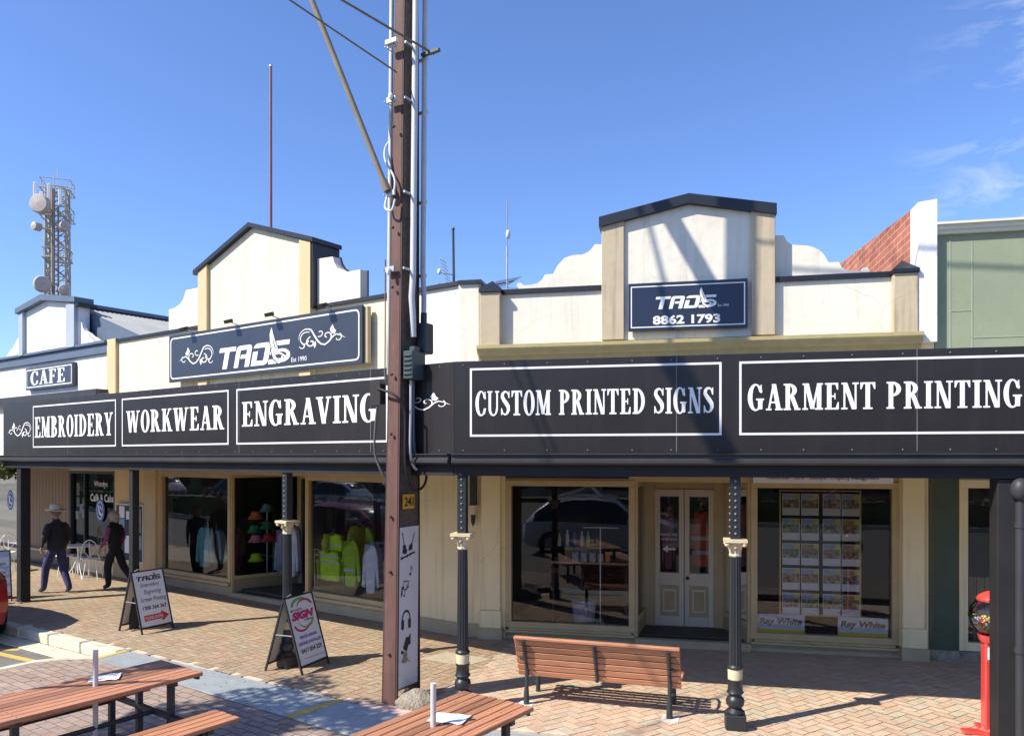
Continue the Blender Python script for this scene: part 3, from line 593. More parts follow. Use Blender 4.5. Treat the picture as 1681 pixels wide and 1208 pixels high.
for a, b in ((xa0, xa1), (xb0, xb1)):
    boxes('stall_riser', [(a, b, .02, .2, base0, .19)], 'plinth', SL); boxes('window_sill', [(a, b, -.05, .1, .19, .25)], 'tan', SL, bevel=.01)
window(SL, xa0, xa1, .25, 2.37, fw=.085, label='shop window reflecting the street, nearest the noticeboard')
window(SL, xb0, xb1, .25, 2.37, fw=.085, label='shop window with high visibility clothing behind it')
# recessed entrance
dpt = 1.35; r0 = xa1+.0; r1 = xb0
sx0 = uL(492, -dpt)
splay(SL, (xa1, .02), (sx0, dpt), .08, 2.37, .27)
boxes('door_surround', [(sx0, sx0+.07, dpt-.04, dpt+.04, .08, 2.37), (sx0+.07, r1+.9, dpt-.04, dpt+.04, 2.25, 2.37), (r1+.88, r1+.95, dpt-.04, dpt+.04, .08, 2.25)], 'tan', SL)
mb = MB(); mb.add([(sx0+.07, dpt, .1), (r1+.88, dpt, .1), (r1+.88, dpt, 2.25), (sx0+.07, dpt, 2.25)], [(0, 1, 2, 3)]); mb.build('glass_door', 'glass', SL)
splay(SL, (r1+.02, .05), (r1+.9, dpt), .08, 2.37, .27)
boxes('threshold', [(r0+.02, r1-.02, -.04, .06, base0, .08)], 'plinth', SL); boxes('entrance_floor', [(r0, r1+.9, .06, dpt+.1, 0, .08)], 'glassdark', SL)
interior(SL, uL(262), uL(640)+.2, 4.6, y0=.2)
# ---------------- right shop
SR = FR.empty('shop_building', 'white rendered shop with brown framed windows and a central peaked parapet', 'building')
zq = 5.12
boxes('upper_wall', [(uR(787), uR(1507), .0, .28, 2.45, zq)], 'white', SR)
boxes('parapet_capping', [(uR(826), uR(988), -.04, .32, zq, zq+.07), (uR(1271), uR(1468), -.04, .32, zq, zq+.07)], 'navy', SR)
for a, b in ((788, 820), (1467, 1507)):
    a, b = uR(a, .14), uR(b, .14); boxes('pilaster', [(a, b, -.14, 0, 4.3, zq+.02)], 'beige', SR, bevel=.008)
for a, b in ((788, 820), (1467, 1506)):
    a, b = uR(a, .14), uR(b, .14); mb = MB(); mb.box(a-.02, b+.02, -.17, .22, zq+.02, zq+.07); m_ = (a+b)/2
    mb.add([(a-.02, -.17, zq+.07), (b+.02, -.17, zq+.07), (b+.02, .22, zq+.07), (a-.02, .22, zq+.07), (m_, .02, zq+.22)], [(0, 1, 4), (1, 2, 4), (2, 3, 4), (3, 0, 4)]); mb.build('pilaster_cap', 'navy', SR)
mb = MB(); c0, c1 = uR(787), uR(1509)
mb.prism([(0, 0)], 0, 0) if False else None
prof = [(0, 4.12), (-.06, 4.14), (-.08, 4.20), (-.14, 4.22), (-.17, 4.28), (-.20, 4.30), (-.20, 4.35), (0, 4.37)]
n = len(prof); mb.add([(c0, y, z) for y, z in prof]+[(c1, y, z) for y, z in prof], [tuple(range(n)), tuple(range(2*n-1, n-1, -1))]+[(i, (i+1) % n, (i+1) % n+n, i+n)[::-1] for i in range(n)]); mb.build('cornice', 'brass', SR)
wG = .05; g0, g1, ga = uR(988, wG), uR(1271, wG), uR(1130, wG); zt0, zta, zt1 = FR.z(988, 372, wG), FR.z(1130, 334, wG), FR.z(1271, 352, wG); zb = 4.38
mb = MB(); mb.prism([(g0, zb), (g1, zb), (g1, zt1), (ga, zta), (g0, zt0)], -wG, .35); mb.build('gable', 'white', SR)
mb = MB(); p1, p2 = uR(1024, wG+.05), uR(1233, wG+.05)
mb.prism([(g0-.004, zb-.0), (p1, zb), (p1, zr(p1)), (g0-.004, zt0)], -wG-.05, -wG); mb.build('gable_pilaster', 'beige', SR, bevel=.008); mb = MB(); mb.prism([(p2, zb), (g1+.004, zb), (g1+.004, zt1), (p2, zr(p2))], -wG-.05, -wG); mb.build('gable_pilaster', 'beige', SR, bevel=.008)
mb = MB(); th = .155; mb.prism([(g0-.04, zt0-.03), (ga, zta-.02), (g1+.02, zt1-.02), (g1+.02, zt1+th-.03), (ga, zta+th-.04), (g0-.04, zt0+th-.04)], -wG-.09, .40); mb.build('gable_roof', 'navy', SR)
wing(SR, FR, [(848, 470), (845, 466), (847, 462), (852, 462), (857, 466), (870, 465), (880, 462), (888, 456), (892, 448), (906, 447), (909, 440), (914, 432), (924, 421), (938, 416), (953, 415), (962, 412), (969, 406), (975, 398), (989, 398)], .10, .28, 'white', zq)
wing(SR, FR, [(1271, 383), (1288, 383), (1293, 393), (1300, 398), (1309, 399), (1327, 400), (1338, 403), (1346, 407), (1353, 413), (1357, 419), (1362, 428), (1379, 427), (1384, 436), (1391, 440), (1399, 442), (1410, 442), (1418, 441), (1420, 437), (1426, 436), (1430, 441), (1430, 452)], .10, .28, 'white', zq)
# lower
xd0, xd1, xe0, xe1 = uR(829), uR(1042), uR(1232), uR(1476)
boxes('head_wall', [(uR(790), uR(1574), .02, .25, 2.34, 2.46)], 'tan', SR)
boxes('lower_wall', [(uR(790), xd0, 0, .25, base0, 2.44), (xe1, uR(1522), 0, .25, base0, 2.44)], 'lower', SR)
boxes('pilaster', [(uR(791), uR(822), -.07, 0, .42, 2.44), (xe1+.02, uR(1515), -.07, 0, .42, 2.44)], 'lower', SR, bevel=.008)
boxes('pilaster_base', [(uR(789), uR(824), -.10, 0, .16, .42), (xe1+.01, uR(1518), -.10, 0, .16, .42)], 'lower', SR, bevel=.008)
boxes('wall_base', [(uR(788), uR(826), -.12, 0, base0, .16), (xe1, uR(1521), -.12, 0, base0, .16)], 'plinth', SR)
for a, b in ((xd0, xd1), (xe0, xe1)):
    boxes('stall_riser', [(a, b, .0, .2, base0, .05), (a, b, .03, .2, .05, .10)], 'plinth', SR)
    boxes('window_sill', [(a, b, -.05, .1, .10, .135), (a+.05, b-.05, -.02, .1, .135, .165)], 'tan', SR, bevel=.006)
window(SR, xd0, xd1, .165, 2.36, fw=.09, label='wide shop window between the cream pilaster and the entrance')
window(SR, xe0, xe1, .165, 2.36, fw=.09, label='shop window filled with a grid of property flyers')
boxes('signwriting_strip', [(uR(830), uR(1032), -.03, -.01, 2.385, 2.43)], 'letterblk', SR)
db = .85; dx0, dx1 = uR(1075, -db), uR(1171, -db); zd = FR.z(1120, 803, -db); zf = .10
splay(SR, (xd1, .02), (dx0-.16, db), zf, 2.34, .25); splay(SR, (xe0, .02), (dx1+.14, db), zf, 2.34, .25)
boxes('door_surround', [(dx0-.17, dx0, db-.05, db+.05, zf, 2.34), (dx1, dx1+.15, db-.05, db+.05, zf, 2.34), (dx0, dx1, db-.05, db+.05, zd+.01, 2.34)], 'tan', SR, bevel=.008)
dm = (dx0+dx1)/2
for i, (a, b) in enumerate(((dx0, dm-.004), (dm+.004, dx1))):
    z0 = zf+.01; st_ = .075; zm0, zm1 = z0+.95-.1, z0+1.02
    dr = boxes('door', [(a, a+st_, db-.03, db+.015, z0, zd), (b-st_, b, db-.03, db+.015, z0, zd), (a+st_, b-st_, db-.03, db+.015, z0, z0+.16), (a+st_, b-st_, db-.03, db+.015, .74, .93), (a+st_, b-st_, db-.03, db+.015, zd-.11, zd)], 'doorc', SR, bevel=.005)
    dr['label'] = ['cream panelled door with a white arrow on its glass', 'cream panelled door with the round knob'][i]
    boxes('door_panel', [(a+st_, b-st_, db-.01, db+.01, z0+.16, .74)], 'tan', dr); boxes('panel_moulding', [(a+st_+.045, b-st_-.045, db-.022, db-.01, z0+.22, .68)], 'doorc', dr); boxes('panel_core', [(a+st_+.065, b-st_-.065, db-.026, db-.022, z0+.25, .65)], 'tan', dr)
    mb = MB(); flatrect(mb, a+st_, b-st_, .93, zd-.11, db-.005); mb.build('door_pane', 'glass', dr)
    if i: mb = MB(); mb.ball((a+.045, db-.06, .86), .026); mb.tube([(a+.045, db-.03, .86), (a+.045, db-.06, .86)], .01); mb.build('door_knob', 'frame', dr, smooth=True)
    else:
        mb = MB(); cx = (a+b)/2-.005
        put(mb, shape(lambda X, Y: un(pg(X, Y, [(-.1, 0), (-.02, .06), (-.02, -.06)]), bx(X, Y, -.05, -.014, .10, .014)), -.12, .12, -.08, .08, .008), db-.012)
        mb.v = [(v[0]+cx, v[1], v[2]+1.29) for v in mb.v]
        for k, tx in enumerate(('PLEASE USE', 'OTHER DOOR')):
            put(mb, fit(bfont(tx, .01), cx-.12, cx+.12, 1.49-.07*k, 1.53-.07*k), db-.012)
        mb.build('door_lettering', 'letter', dr)
boxes('threshold', [(xd1+.0, xe0-.0, -.06, .06, base0, zf)], 'plinth', SR); boxes('entrance_floor', [(xd1, xe0, .06, db+.02, 0, zf)], mat('entrance_mat', (.030, .034, .046), .9, .15, 8), SR)
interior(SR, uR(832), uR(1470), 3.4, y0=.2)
# ---------------- party wall with brick flank
PWm = bpy.data.materials.new('red_brick'); PWm.use_nodes = True; t = PWm.node_tree; n = t.nodes; l = t.links
co = n.new('ShaderNodeTexCoord'); sp = n.new('ShaderNodeSeparateXYZ'); cb = n.new('ShaderNodeCombineXYZ'); l.new(co.outputs['Object'], sp.inputs[0]); l.new(sp.outputs[1], cb.inputs[0]); l.new(sp.outputs[2], cb.inputs[1])
bt = n.new('ShaderNodeTexBrick'); bt.inputs['Scale'].default_value = 1; bt.inputs['Brick Width'].default_value = .33; bt.inputs['Row Height'].default_value = .105; bt.inputs['Mortar Size'].default_value = .009; bt.inputs['Mortar Smooth'].default_value = .1
bt.inputs['Color1'].default_value = (.40, .11, .06, 1); bt.inputs['Color2'].default_value = (.50, .17, .10, 1); bt.inputs['Mortar'].default_value = (.52, .36, .27, 1); l.new(cb.outputs[0], bt.inputs['Vector'])
bn = n.new('ShaderNodeTexNoise'); bn.inputs['Scale'].default_value = 2.5; bn.inputs['Detail'].default_value = 8; l.new(co.outputs['Object'], bn.inputs['Vector']); bm_ = n.new('ShaderNodeMapRange'); bm_.inputs[1].default_value = .3; bm_.inputs[2].default_value = .7; bm_.inputs[3].default_value = .65; bm_.inputs[4].default_value = 1.2; l.new(bn.outputs[0], bm_.inputs[0]); bs = n.new('ShaderNodeVectorMath'); bs.operation = 'SCALE'; l.new(bt.outputs[0], bs.inputs[0]); l.new(bm_.outputs[0], bs.inputs['Scale']); l.new(bs.outputs[0], n['Principled BSDF'].inputs['Base Color']); n['Principled BSDF'].inputs['Roughness'].default_value = .85
bp = n.new('ShaderNodeBump'); bp.inputs['Strength'].default_value = .5; bp.inputs['Distance'].default_value = .006; bp.invert = True; l.new(bt.outputs['Fac'], bp.inputs['Height']); l.new(bp.outputs[0], n['Principled BSDF'].inputs['Normal'])
PW = FR.empty('party_wall', 'tall white brick pier with a red brick side wall running back from the street', 'wall')
wp = .12; q0, q1 = uR(1507, wp), uR(1538, wp); zt = FR.z(1507, 332, wp)
mb = MB(); mb.prism([(q0, 4.3), (q0+.04, 4.22), (q1, 4.22), (q1, zt+.03), (q0, zt)], -wp, .22); mb.build('pier', mat('white_brick', (.78, .77, .75), .85, .08, 3, .9, 14), PW)
mb = MB(); mb.add([(q0, .22, 2.4), (q1, .22, 2.4), (q1, .22, zt), (q0, .22, zt), (q0, 9, 2.4), (q1, 9, 2.4), (q1, 9, zt+.75), (q0, 9, zt+.75)], [(0, 1, 2, 3), (5, 4, 7, 6), (4, 0, 3, 7), (1, 5, 6, 2), (3, 2, 6, 7)]); mb.build('brick_flank', PWm, PW)
boxes('pier_lower', [(q0+.02, q1, -.0, .22, -.02, 4.22)], 'lower', PW)
# ---------------- green shop on the right
SG = FR.empty('shop_building', 'green rendered shop at the right edge with a pale cornice', 'building')
e0, e1 = uR(1540), uR(1681)+2.6; zc = FR.z(1600, 383)
boxes('upper_wall', [(q1+.01, e1, .0, .3, 2.45, zc)], 'green', SG)
boxes('panel_joint', [(uR(1558), uR(1558)+.014, -.006, 0, 4.1, zc-.02), (uR(1594), uR(1594)+.014, -.006, 0, 4.1, zc-.1), (uR(1594), e1, -.006, 0, zc-1.38, zc-1.37), (uR(1560), uR(1594), -.006, 0, zc-1.02, zc-1.01)], mat('green_joint', (.33, .38, .29), .8), SG)
boxes('cornice', [(q1-.02, e1, -.06, .3, zc, zc+.05), (q1-.02, e1, -.09, .3, zc+.05, zc+.11), (q1-.0, e1, -.13, .3, zc+.11, zc+.14)], 'offwhite', SG)
gx = uR(1522); 
boxes('dado_wall', [(gx+.01, uR(1574), .0, .25, .14, 2.46)], 'greend', SG); boxes('wall_base', [(gx+.01, uR(1574), -.02, .2, base0, .14), (uR(1574), e1, .0, .2, base0, .13)], 'concl', SG)
window(SG, uR(1574), e1-.5, .14, 2.4, fw=.11, m='lower', label='dark cafe window behind the square post'); boxes('end_wall', [(e1-.5, e1, 0, .25, base0, 2.46)], 'green', SG); boxes('head_wall', [(uR(1574), e1, .0, .24, 2.40, 2.46)], 'green', SG)
interior(SG, uR(1560), e1-.2, 2.6, y0=.26)
mb = MB(); x_ = uR(1590, -.5)
for i in range(16): mb.box(x_+i*.1, x_+i*.1+.09, .50, .53, .14, 1.05)
mb.build('panelled_counter', mat('pine_panel', (.33, .25, .17), .6, .15, 3, stretch=(6, 6, .6)), SG)
# ---------------- cafe on the left
SC = FL.empty('cafe_building', 'white cafe with blue grey trim, small gable and steel roof at the left edge', 'building')
z0c = FL.z(90, 590); xl = uL(-60)
boxes('upper_wall', [(xl, uL(180), 0, .26, 2.45, z0c)], 'whitepure', SC)
boxes('parapet_trim', [(xl, uL(180), -.07, 0.0, z0c-.05, z0c+.17), (xl, uL(180), -.13, .0, z0c+.17, z0c+.24)], 'bluegrey', SC, bevel=.01)
wc = .06; c0, c1, ca_ = uL(36, wc), uL(128, wc), uL(76, wc); zc0, zca, zc1 = FL.z(36, 516, wc), FL.z(76, 494, wc), FL.z(128, 498, wc)
mb = MB(); mb.prism([(c0, z0c+.2), (c1, z0c+.2), (c1, zc1), (ca_, zca), (c0, zc0)], -wc, .2); mb.build('gable', 'whitepure', SC)
mb = MB(); mb.prism([(c0-.1, zc0), (ca_, zca), (c1+.1, zc1), (c1+.1, zc1+.13), (ca_, zca+.15), (c0-.1, zc0+.13)], -wc-.14, .25); mb.build('gable_roof', 'bluegrey', SC)
boxes('gable_pilaster', [(c0, c0+.22, -wc-.09, -wc, z0c+.2, zc0+.03), (c1-.42, c1-.02, -wc-.09, -wc, z0c+.2, zc1)], mat('pale_blue_grey', (.36, .41, .46), .7, .05), SC)
boxes('gable_side', [(c1-.02, c1+.16, -wc-.09, .3, z0c+1.15, zc1)], 'navy', SC)
wing(SC, FL, [(122, 517), (130, 524), (135, 530), (137, 538), (139, 543), (146, 547), (150, 551), (157, 555), (162, 560), (165, 567), (167, 574)], -.02, .08, 'whitepure', z0c+.2)
wing(SC, FL, [(-10, 608), (0, 598), (8, 590), (13, 583), (17, 577), (23, 570), (27, 561), (31, 555), (34, 545), (37, 540)], -.02, .12, 'whitepure', z0c+.2)
ur_, zr_ = uL(128, -.3), FL.z(130, 503, -.3)
V = []; n_ = 850
for i in range(n_+1):
    y_ = .3+12.7*i/n_; h = .014*math.cos(2*math.pi*y_/.12); V += [(ur_, y_, zr_+h), (ur_+5.2, y_, zr_-1.75+h), (ur_-5.2, y_, zr_-1.75+h)]
mb = MB(); mb.add(V, [q for i in range(n_) for q in ((3*i, 3*i+1, 3*i+4, 3*i+3), (3*i+2, 3*i, 3*i+3, 3*i+5))]); mb.build('roof', 'roof', SC, smooth=True)
mb = MB(); mb.prism([(ur_-5.2, zr_-1.75), (ur_+5.2, zr_-1.75), (ur_, zr_-.03)], .27, .31); mb.build('roof_gable_end', 'bluegrey', SC)
boxes('roof_ridge', [(ur_-.14, ur_+.14, .3, 13, zr_+.0, zr_+.09)], 'bluegrey', SC)
za_ = FL.z(90, 646, .34); boxes('awning_flashing', [(xl, uL(182), -.32, 0, za_-.03, za_+.02), (xl, uL(182), -.34, -.321, za_-.17, za_+.02)], 'gutter', SC)
boxes('window_head', [(uL(113), uL(188), 0, .2, 2.36, 2.46), (xl, uL(40), 0, .2, 2.36, 2.46)], 'tan', SC)
mb = MB(); a, b = uL(40), uL(113); k = int((b-a)/.16)
for i in range(k): mb.box(a+(b-a)*i/k, a+(b-a)*(i+.94)/k, 0, .1, .38, 2.46)
mb.build('panelled_wall', mat('brown_panelling', (.22, .165, .105), .75, .1, 2, stretch=(6, 6, .5)), SC); boxes('panelling_backing', [(a, b, .06, .24, base0, 2.46)], 'tand', SC)
boxes('skirting', [(a, b, -.06, .06, base0, .34)], mat('blue_black_tile', (.022, .028, .045), .35, .2, 6), SC); boxes('bench_ledge', [(a, b, -.10, .05, .34, .39)], 'plinth', SC)
window(SC, uL(113), uL(188), .3, 2.38, fw=.07, m='frame', mull=(uL(136),), label='cafe window with white lettering'); boxes('stall_riser', [(uL(113), uL(188), 0, .2, base0, .3)], 'lower', SC)
window(SC, xl+.3, uL(38), .3, 2.38, fw=.07, m='frame', label='cafe window at the far left'); boxes('stall_riser', [(xl+.3, uL(38), 0, .2, base0, .3)], 'lower', SC)
interior(SC, uL(20), uL(186), 3.2)
mb = MB()
put(mb, fit(bfont('Wendys', .01), uL(151), uL(173), 1.98, 2.14), .04); mb.build('window_lettering', 'letter', SC); mb = MB(); put(mb, fit(bfont('Café & Cake', .02), uL(145), uL(184), 1.66, 1.84), .04); mb.build('window_lettering', 'letter', SC)
for k_, (px, wd) in enumerate(((161, .22), (14, .22))):
    mb = MB(); cx, cz = uL(px), 1.46 if k_ == 0 else 1.55
    put(mb, shape(lambda X, Y: el(X, Y, 0, 0, .20, .27), -.3, .3, -.3, .3, .03), .038); mb.v = [(v[0]+cx, v[1], v[2]+cz) for v in mb.v]; n1 = len(mb.f); mb.cur = 1; s0 = len(mb.v)
    put(mb, shape(lambda X, Y: un(sub(el(X, Y, 0, 0, .15, .21), el(X, Y, 0, 0, .13, .185)), st(X, Y, [(-.06, .10, .05), (-.03, -.06, .06), (.07, -.10, .05)]), st(X, Y, [(.0, .1, .03), (.07, .02, .03)])), -.3, .3, -.3, .3, .018), .034)
    mb.v = mb.v[:s0]+[(v[0]+cx, v[1], v[2]+cz) for v in mb.v[s0:]]
    mb.build('round_sticker', [mat('sticker_blue', (.05, .12, .42), .5), 'letter'], SC)
# papers stuck in the cafe window
mb = MB()
for px, z_, a_, b_ in ((122, 1.62, .14, .22), (122, 1.92, .13, .3), (127, 1.48, .13, .2), (132, 1.36, .16, .22), (120, 1.3, .12, .2), (131, 1.62, .12, .2)): x_ = uL(px); mb.box(x_-a_/2, x_+a_/2, .078, .084, z_-b_/2, z_+b_/2)
mb.build('window_notice', mat('faded_paper', (.45, .45, .38), .8, .25, 9), SC)
# roofs seen behind, hidden mass
for S, a, b in ((SL, uL(183), -.3), (SC, xl, uL(180))): boxes('rear_wall', [(a, b, 5.9, 6.1, 0, 4.6)], 'plinth', S)
# ============================================================ VERANDAH
VE = thing('shop_verandah', 'black fascia verandah with white shop lettering running along both shop fronts', 'verandah', (VL.o[0], VL.o[1], 0))
def vpart(mb, name, m, pl, parent=None, label=None, **k):
    o = mb.build(name, m, parent or VE, **k)
    if parent is None: o.rotation_euler[2] = pl.a
    if label: o['label'] = label
    return o
vl0 = VL.u(5); vr1 = 9.0; ZB, ZG, ZV, ZT = 2.50, 2.62, 2.735, 3.72
mb = MB(); seams = [vl0, VL.u(111), VL.u(250), VL.u(396), VL.u(608), 0.0]
for a, b in zip(seams[:-1], seams[1:]): mb.box(a+.0015, b-.0015, 0, .03, ZV, ZT)
mb.box(vl0, vl0+.03, .03, 3.0, ZB, ZT)
fas_l = vpart(mb, 'fascia_panel', 'black', VL, label='fascia receding to the left')
mb = MB(); seams = [0.0, VR.u(1110), VR.u(1505), VR.u(1681)+.6, vr1]
for a, b in zip(seams[:-1], seams[1:]): mb.box(a+.0015, b-.0015, 0, .03, ZV, ZT)
fas_r = vpart(mb, 'fascia_panel', 'black', VR, label='fascia over the right shop')
seamm = mat('seam_grey', (.12, .12, .13), .5)
for pl, xs, f in ((VL, [VL.u(111), VL.u(392), VL.u(608)], fas_l), (VR, [VR.u(1110), VR.u(1505)], fas_r)):
    mb = MB()
    for x_ in xs: mb.box(x_-.005, x_+.005, -.002, .0, ZV+.02, ZT)
    mb.build('joint_strip', seamm, f)
for pl, a, b, f in ((VL, vl0, 0, fas_l), (VR, 0, vr1, fas_r)):
    mb = MB(); x_ = a+.1
    while x_ < b:
        for z_ in (ZV+.035, ZT-.04): mb.ball((x_, -.001, z_), .0075, 6, 4)
        x_ += .42+random.uniform(-.04, .04)
    o = mb.build('screw_heads', 'seam' if False else mat('screw_grey', (.22, .22, .23), .5), f); o['kind'] = 'stuff'; 
    P_ = [(0.0, ZG), (-.09, ZG), (-.115, ZG+.02), (-.115, ZG+.05), (-.10, ZG+.06), (-.10, ZG+.085), (-.125, ZV-.01), (-.125, ZV), (-.0, ZV)]; k = len(P_)
    mb = MB(); mb.add([(a, y, z) for y, z in P_]+[(b+(.0), y, z) for y, z in P_], [tuple(range(k)), tuple(range(2*k-1, k-1, -1))]+[(i, i+k, (i+1) % k+k, (i+1) % k) for i in range(k)]); vpart(mb, 'gutter', 'gutter', pl)
    mb = MB(); mb.box(a, b, -.02, .12, ZB, ZG-.002); vpart(mb, 'beam', 'beam', pl)
mb = MB(); Lw = lambda u, w: tuple(Vector(FL.world(u, w))-Vector(VL.o)); Rw = lambda u, w: tuple(Vector(FR.world(u, w))-Vector(VL.o)); Vw = lambda pl, u, w: tuple(Vector(pl.world(u, w))-Vector(VL.o))
mb.slab([Vw(VL, vl0+.03, -.04), Vw(VL, 0, -.04), Vw(VR, vr1, -.04), Rw(vr1+.5, .02), Rw(0, .02), Lw(uL(-20), .02)], 3.00, 3.04); mb.build('roof_sheet', mat('roof_sheet_dull', (.30, .28, .25), .8, .15, 2), VE)
# lettering on the fascia
def border(pl, f, x0, x1, z0, z1, t=.022):
    mb = MB()
    for r in ring(x0, x1, z0, z1, t): flatrect(mb, *r, -.004)
    mb.build('border_line', 'letter', f)
def words(pl, f, text, x0, x1, z0, z1):
    mb = MB(); put(mb, fit(serif(text), x0, x1, z0, z1), -.004); o = mb.build('lettering', 'letter', f); o['label'] = 'the words '+text
zb0 = .5*(VR.z(771, 718)+VR.z(1183, 713)); zb1 = .5*(VR.z(771, 605)+VR.z(1183, 594))
border(VR, fas_r, VR.u(771), VR.u(1184), zb0, zb1); border(VR, fas_r, VR.u(1213), VR.u(1213)+4.2, zb0, zb1)
words(VR, fas_r, 'CUSTOM PRINTED SIGNS', VR.u(780), VR.u(1171), VR.z(975, 681), VR.z(975, 638))
words(VR, fas_r, 'GARMENT PRINTING', VR.u(1227), VR.u(1677), VR.z(1450, 672), VR.z(1450, 626))
zl0 = VL.z(290, 731); zl1 = VL.z(290, 647)
for a, b in ((54, 190), (200, 375)): border(VL, fas_l, VL.u(a), VL.u(b), zl0, zl1)
border(VL, fas_l, VL.u(388), VL.u(636), zl0, zl1)
words(VL, fas_l, 'EMBROIDERY', VL.u(57), VL.u(185), VL.z(121, 717), VL.z(121, 680))
words(VL, fas_l, 'WORKWEAR', VL.u(207), VL.u(368), VL.z(288, 708), VL.z(288, 669))
words(VL, fas_l, 'ENGRAVING', VL.u(397), VL.u(619), VL.z(507, 697), VL.z(507, 652))
mb = MB(); put(mb, ([(-v[0], v[1]) for v in SCR[0]], SCR[1]), -.004); V = mb.v; ax = min(v[0] for v in V); bx_ = max(v[0] for v in V); ay = min(v[2] for v in V); by = max(v[2] for v in V)
xa, xb, za, zb_ = VL.u(12), VL.u(51), VL.z(30, 718), VL.z(30, 693); mb.v = [(xa+(v[0]-ax)/(bx_-ax)*(xb-xa), v[1], za+(v[2]-ay)/(by-ay)*(zb_-za)) for v in V]; o = mb.build('scroll_ornament', 'letter', fas_l)
mb = MB(); put(mb, SCR, -.004); V = mb.v; ax = min(v[0] for v in V); bx_ = max(v[0] for v in V); ay = min(v[2] for v in V); by = max(v[2] for v in V)
xa, xb, za, zb_ = VL.u(640), VL.u(741), VL.z(700, 676), VL.z(700, 645); mb.v = [(xa+(v[0]-ax)/(bx_-ax)*(xb-xa), v[1], za+(v[2]-ay)/(by-ay)*(zb_-za)) for v in V]; mb.build('scroll_ornament', 'letter', fas_l)
# posts
def iron_post(pl, px, label, full=True):
    u = pl.u(px); wx, wy = pl.world(u, -.05); e = thing('post', None, None); e.parent = VE; e.location = (wx-VL.o[0], wy-VL.o[1], 0); e.rotation_euler[2] = pl.a; e['label'] = label
    mb = MB(); mb.box(-.10, .10, -.10, .10, 0, .15); mb.build('post_foot', 'post', e, bevel=.012)
    mb = MB(); mb.lathe([(.09, .15), (.095, .17), (.075, .19), (.06, .205), (.085, .235), (.092, .27), (.085, .30), (.062, .325), (.07, .345), (.085, .36), (.072, .385), (.068, .46), (.078, .475), (.078, .49)], 24, flute=1, fd=.05); mb.build('bulbous_base', 'post', e, smooth=True)
    mb = MB(); mb.lathe([(.070, .49), (.072, .58), (.070, .595)], 24); mb.build('cream_band', 'ivory', e, smooth=True)
    mb = MB(); mb.lathe([(.076, .595), (.078, .615), (.066, .63), (.064, .64)], 24); mb.lathe([(.063, .64), (.060, 1.0), (.057, 1.4), (.053, 1.71)], 28, flute=1, fd=.13); mb.build('fluted_shaft', 'post', e)
    mb = MB(); mb.lathe([(.056, 1.71), (.062, 1.725), (.055, 1.74), (.062, 1.78), (.085, 1.83), (.095, 1.855)], 16, flute=1, fd=.12); mb.box(-.11, .11, -.11, .11, 1.855, 1.885)
    for a in (-1, 1):
        for b in (-1, 1): mb.ball((a*.083, b*.083, 1.835), .025, 8, 6); mb.ball((a*.0, b*.075, 1.80), .022, 8, 6)
    mb.build('capital', 'ivory', e)
    mb = MB(); mb.box(-.048, .048, -.048, .048, 1.885, ZB-.002)
    up = mb.build('square_head', 'post', e, bevel=.004); mb = MB()
    for k in range(9):
        mb.ball((0, -.049, 1.94+k*.065), .012, 8, 5); mb.ball((-.049, 0, 1.94+k*.065), .012, 8, 5)
    mb.build('bolts', 'steel' if False else mat('bolt_dull', (.20, .20, .20), .5), up)['kind'] = 'stuff'; return e
iron_post(VR, 1207, 'ornate iron post with cream capital, right of the shop doors')
iron_post(VR, 757, 'ornate iron post with cream capital beside the utility pole')
iron_post(VL, 466, 'ornate iron post behind the pink and green sandwich board')
def sq_post(pl, px, w_, label, w2=None):
    u = pl.u(px); mb = MB(); w2 = w2 or w_; mb.box(u-w_/2, u+w_/2, .0, w2, 0, ZB-.002); o = vpart(mb, 'post', 'beam', pl, label=label, bevel=.006)
    mb = MB(); mb.box(u-w_/2-.05, u+w_/2+.05, -.05, w2+.05, 0, .012)
    for a in (-1, 1): mb.ball((u+a*(w_/2+.03), .0, .015), .014, 6, 4)
    mb.build('base_plate', 'concl', o)
sq_post(VL, 214, .11, 'slim square steel post by the noticeboard'); sq_post(VL, 30, .17, 'dark square post at the left end'); sq_post(VR, 1656, .19, 'thick square post at the right edge')
u = VR.u(1681, .1)+.0; mb = MB(); mb.tube([(u, -.02, 0), (u, -.02, 2.28)], .042, 12); mb.tube([(u, -.02, .9), (u, -.02, .96)], .05, 12); mb.tube([(u, -.02, 2.05), (u, -.02, 2.1)], .05, 12); mb.ball((u, -.02, 2.40), .085, 12, 8, (1, 1, 1.3)); mb.tube([(u, -.02, 2.28), (u, -.02, 2.5)], .03); vpart(mb, 'downpipe', 'gutter', VR, smooth=True)
# bracket on the cream wall
BR = FR.empty('wall_bracket', 'dark downpipe ending in a cream corbel on the wall beside the right shop', 'bracket'); u = uR(778)
mb = MB(); mb.box(u-.045, u+.045, -.10, -.0, 1.98, 2.44); mb.build('pipe', 'post', BR); mb = MB(); mb.lathe([(.04, 1.84), (.055, 1.88), (.05, 1.91), (.075, 1.96), (.08, 1.98)], 12, c=(u, -.07, 0)); mb.build('corbel', 'ivory', BR, smooth=True); mb = MB(); mb.lathe([(.004, 1.66), (.03, 1.72), (.04, 1.84)], 12, c=(u, -.07, 0)); mb.build('pendant', 'post', BR, smooth=True)

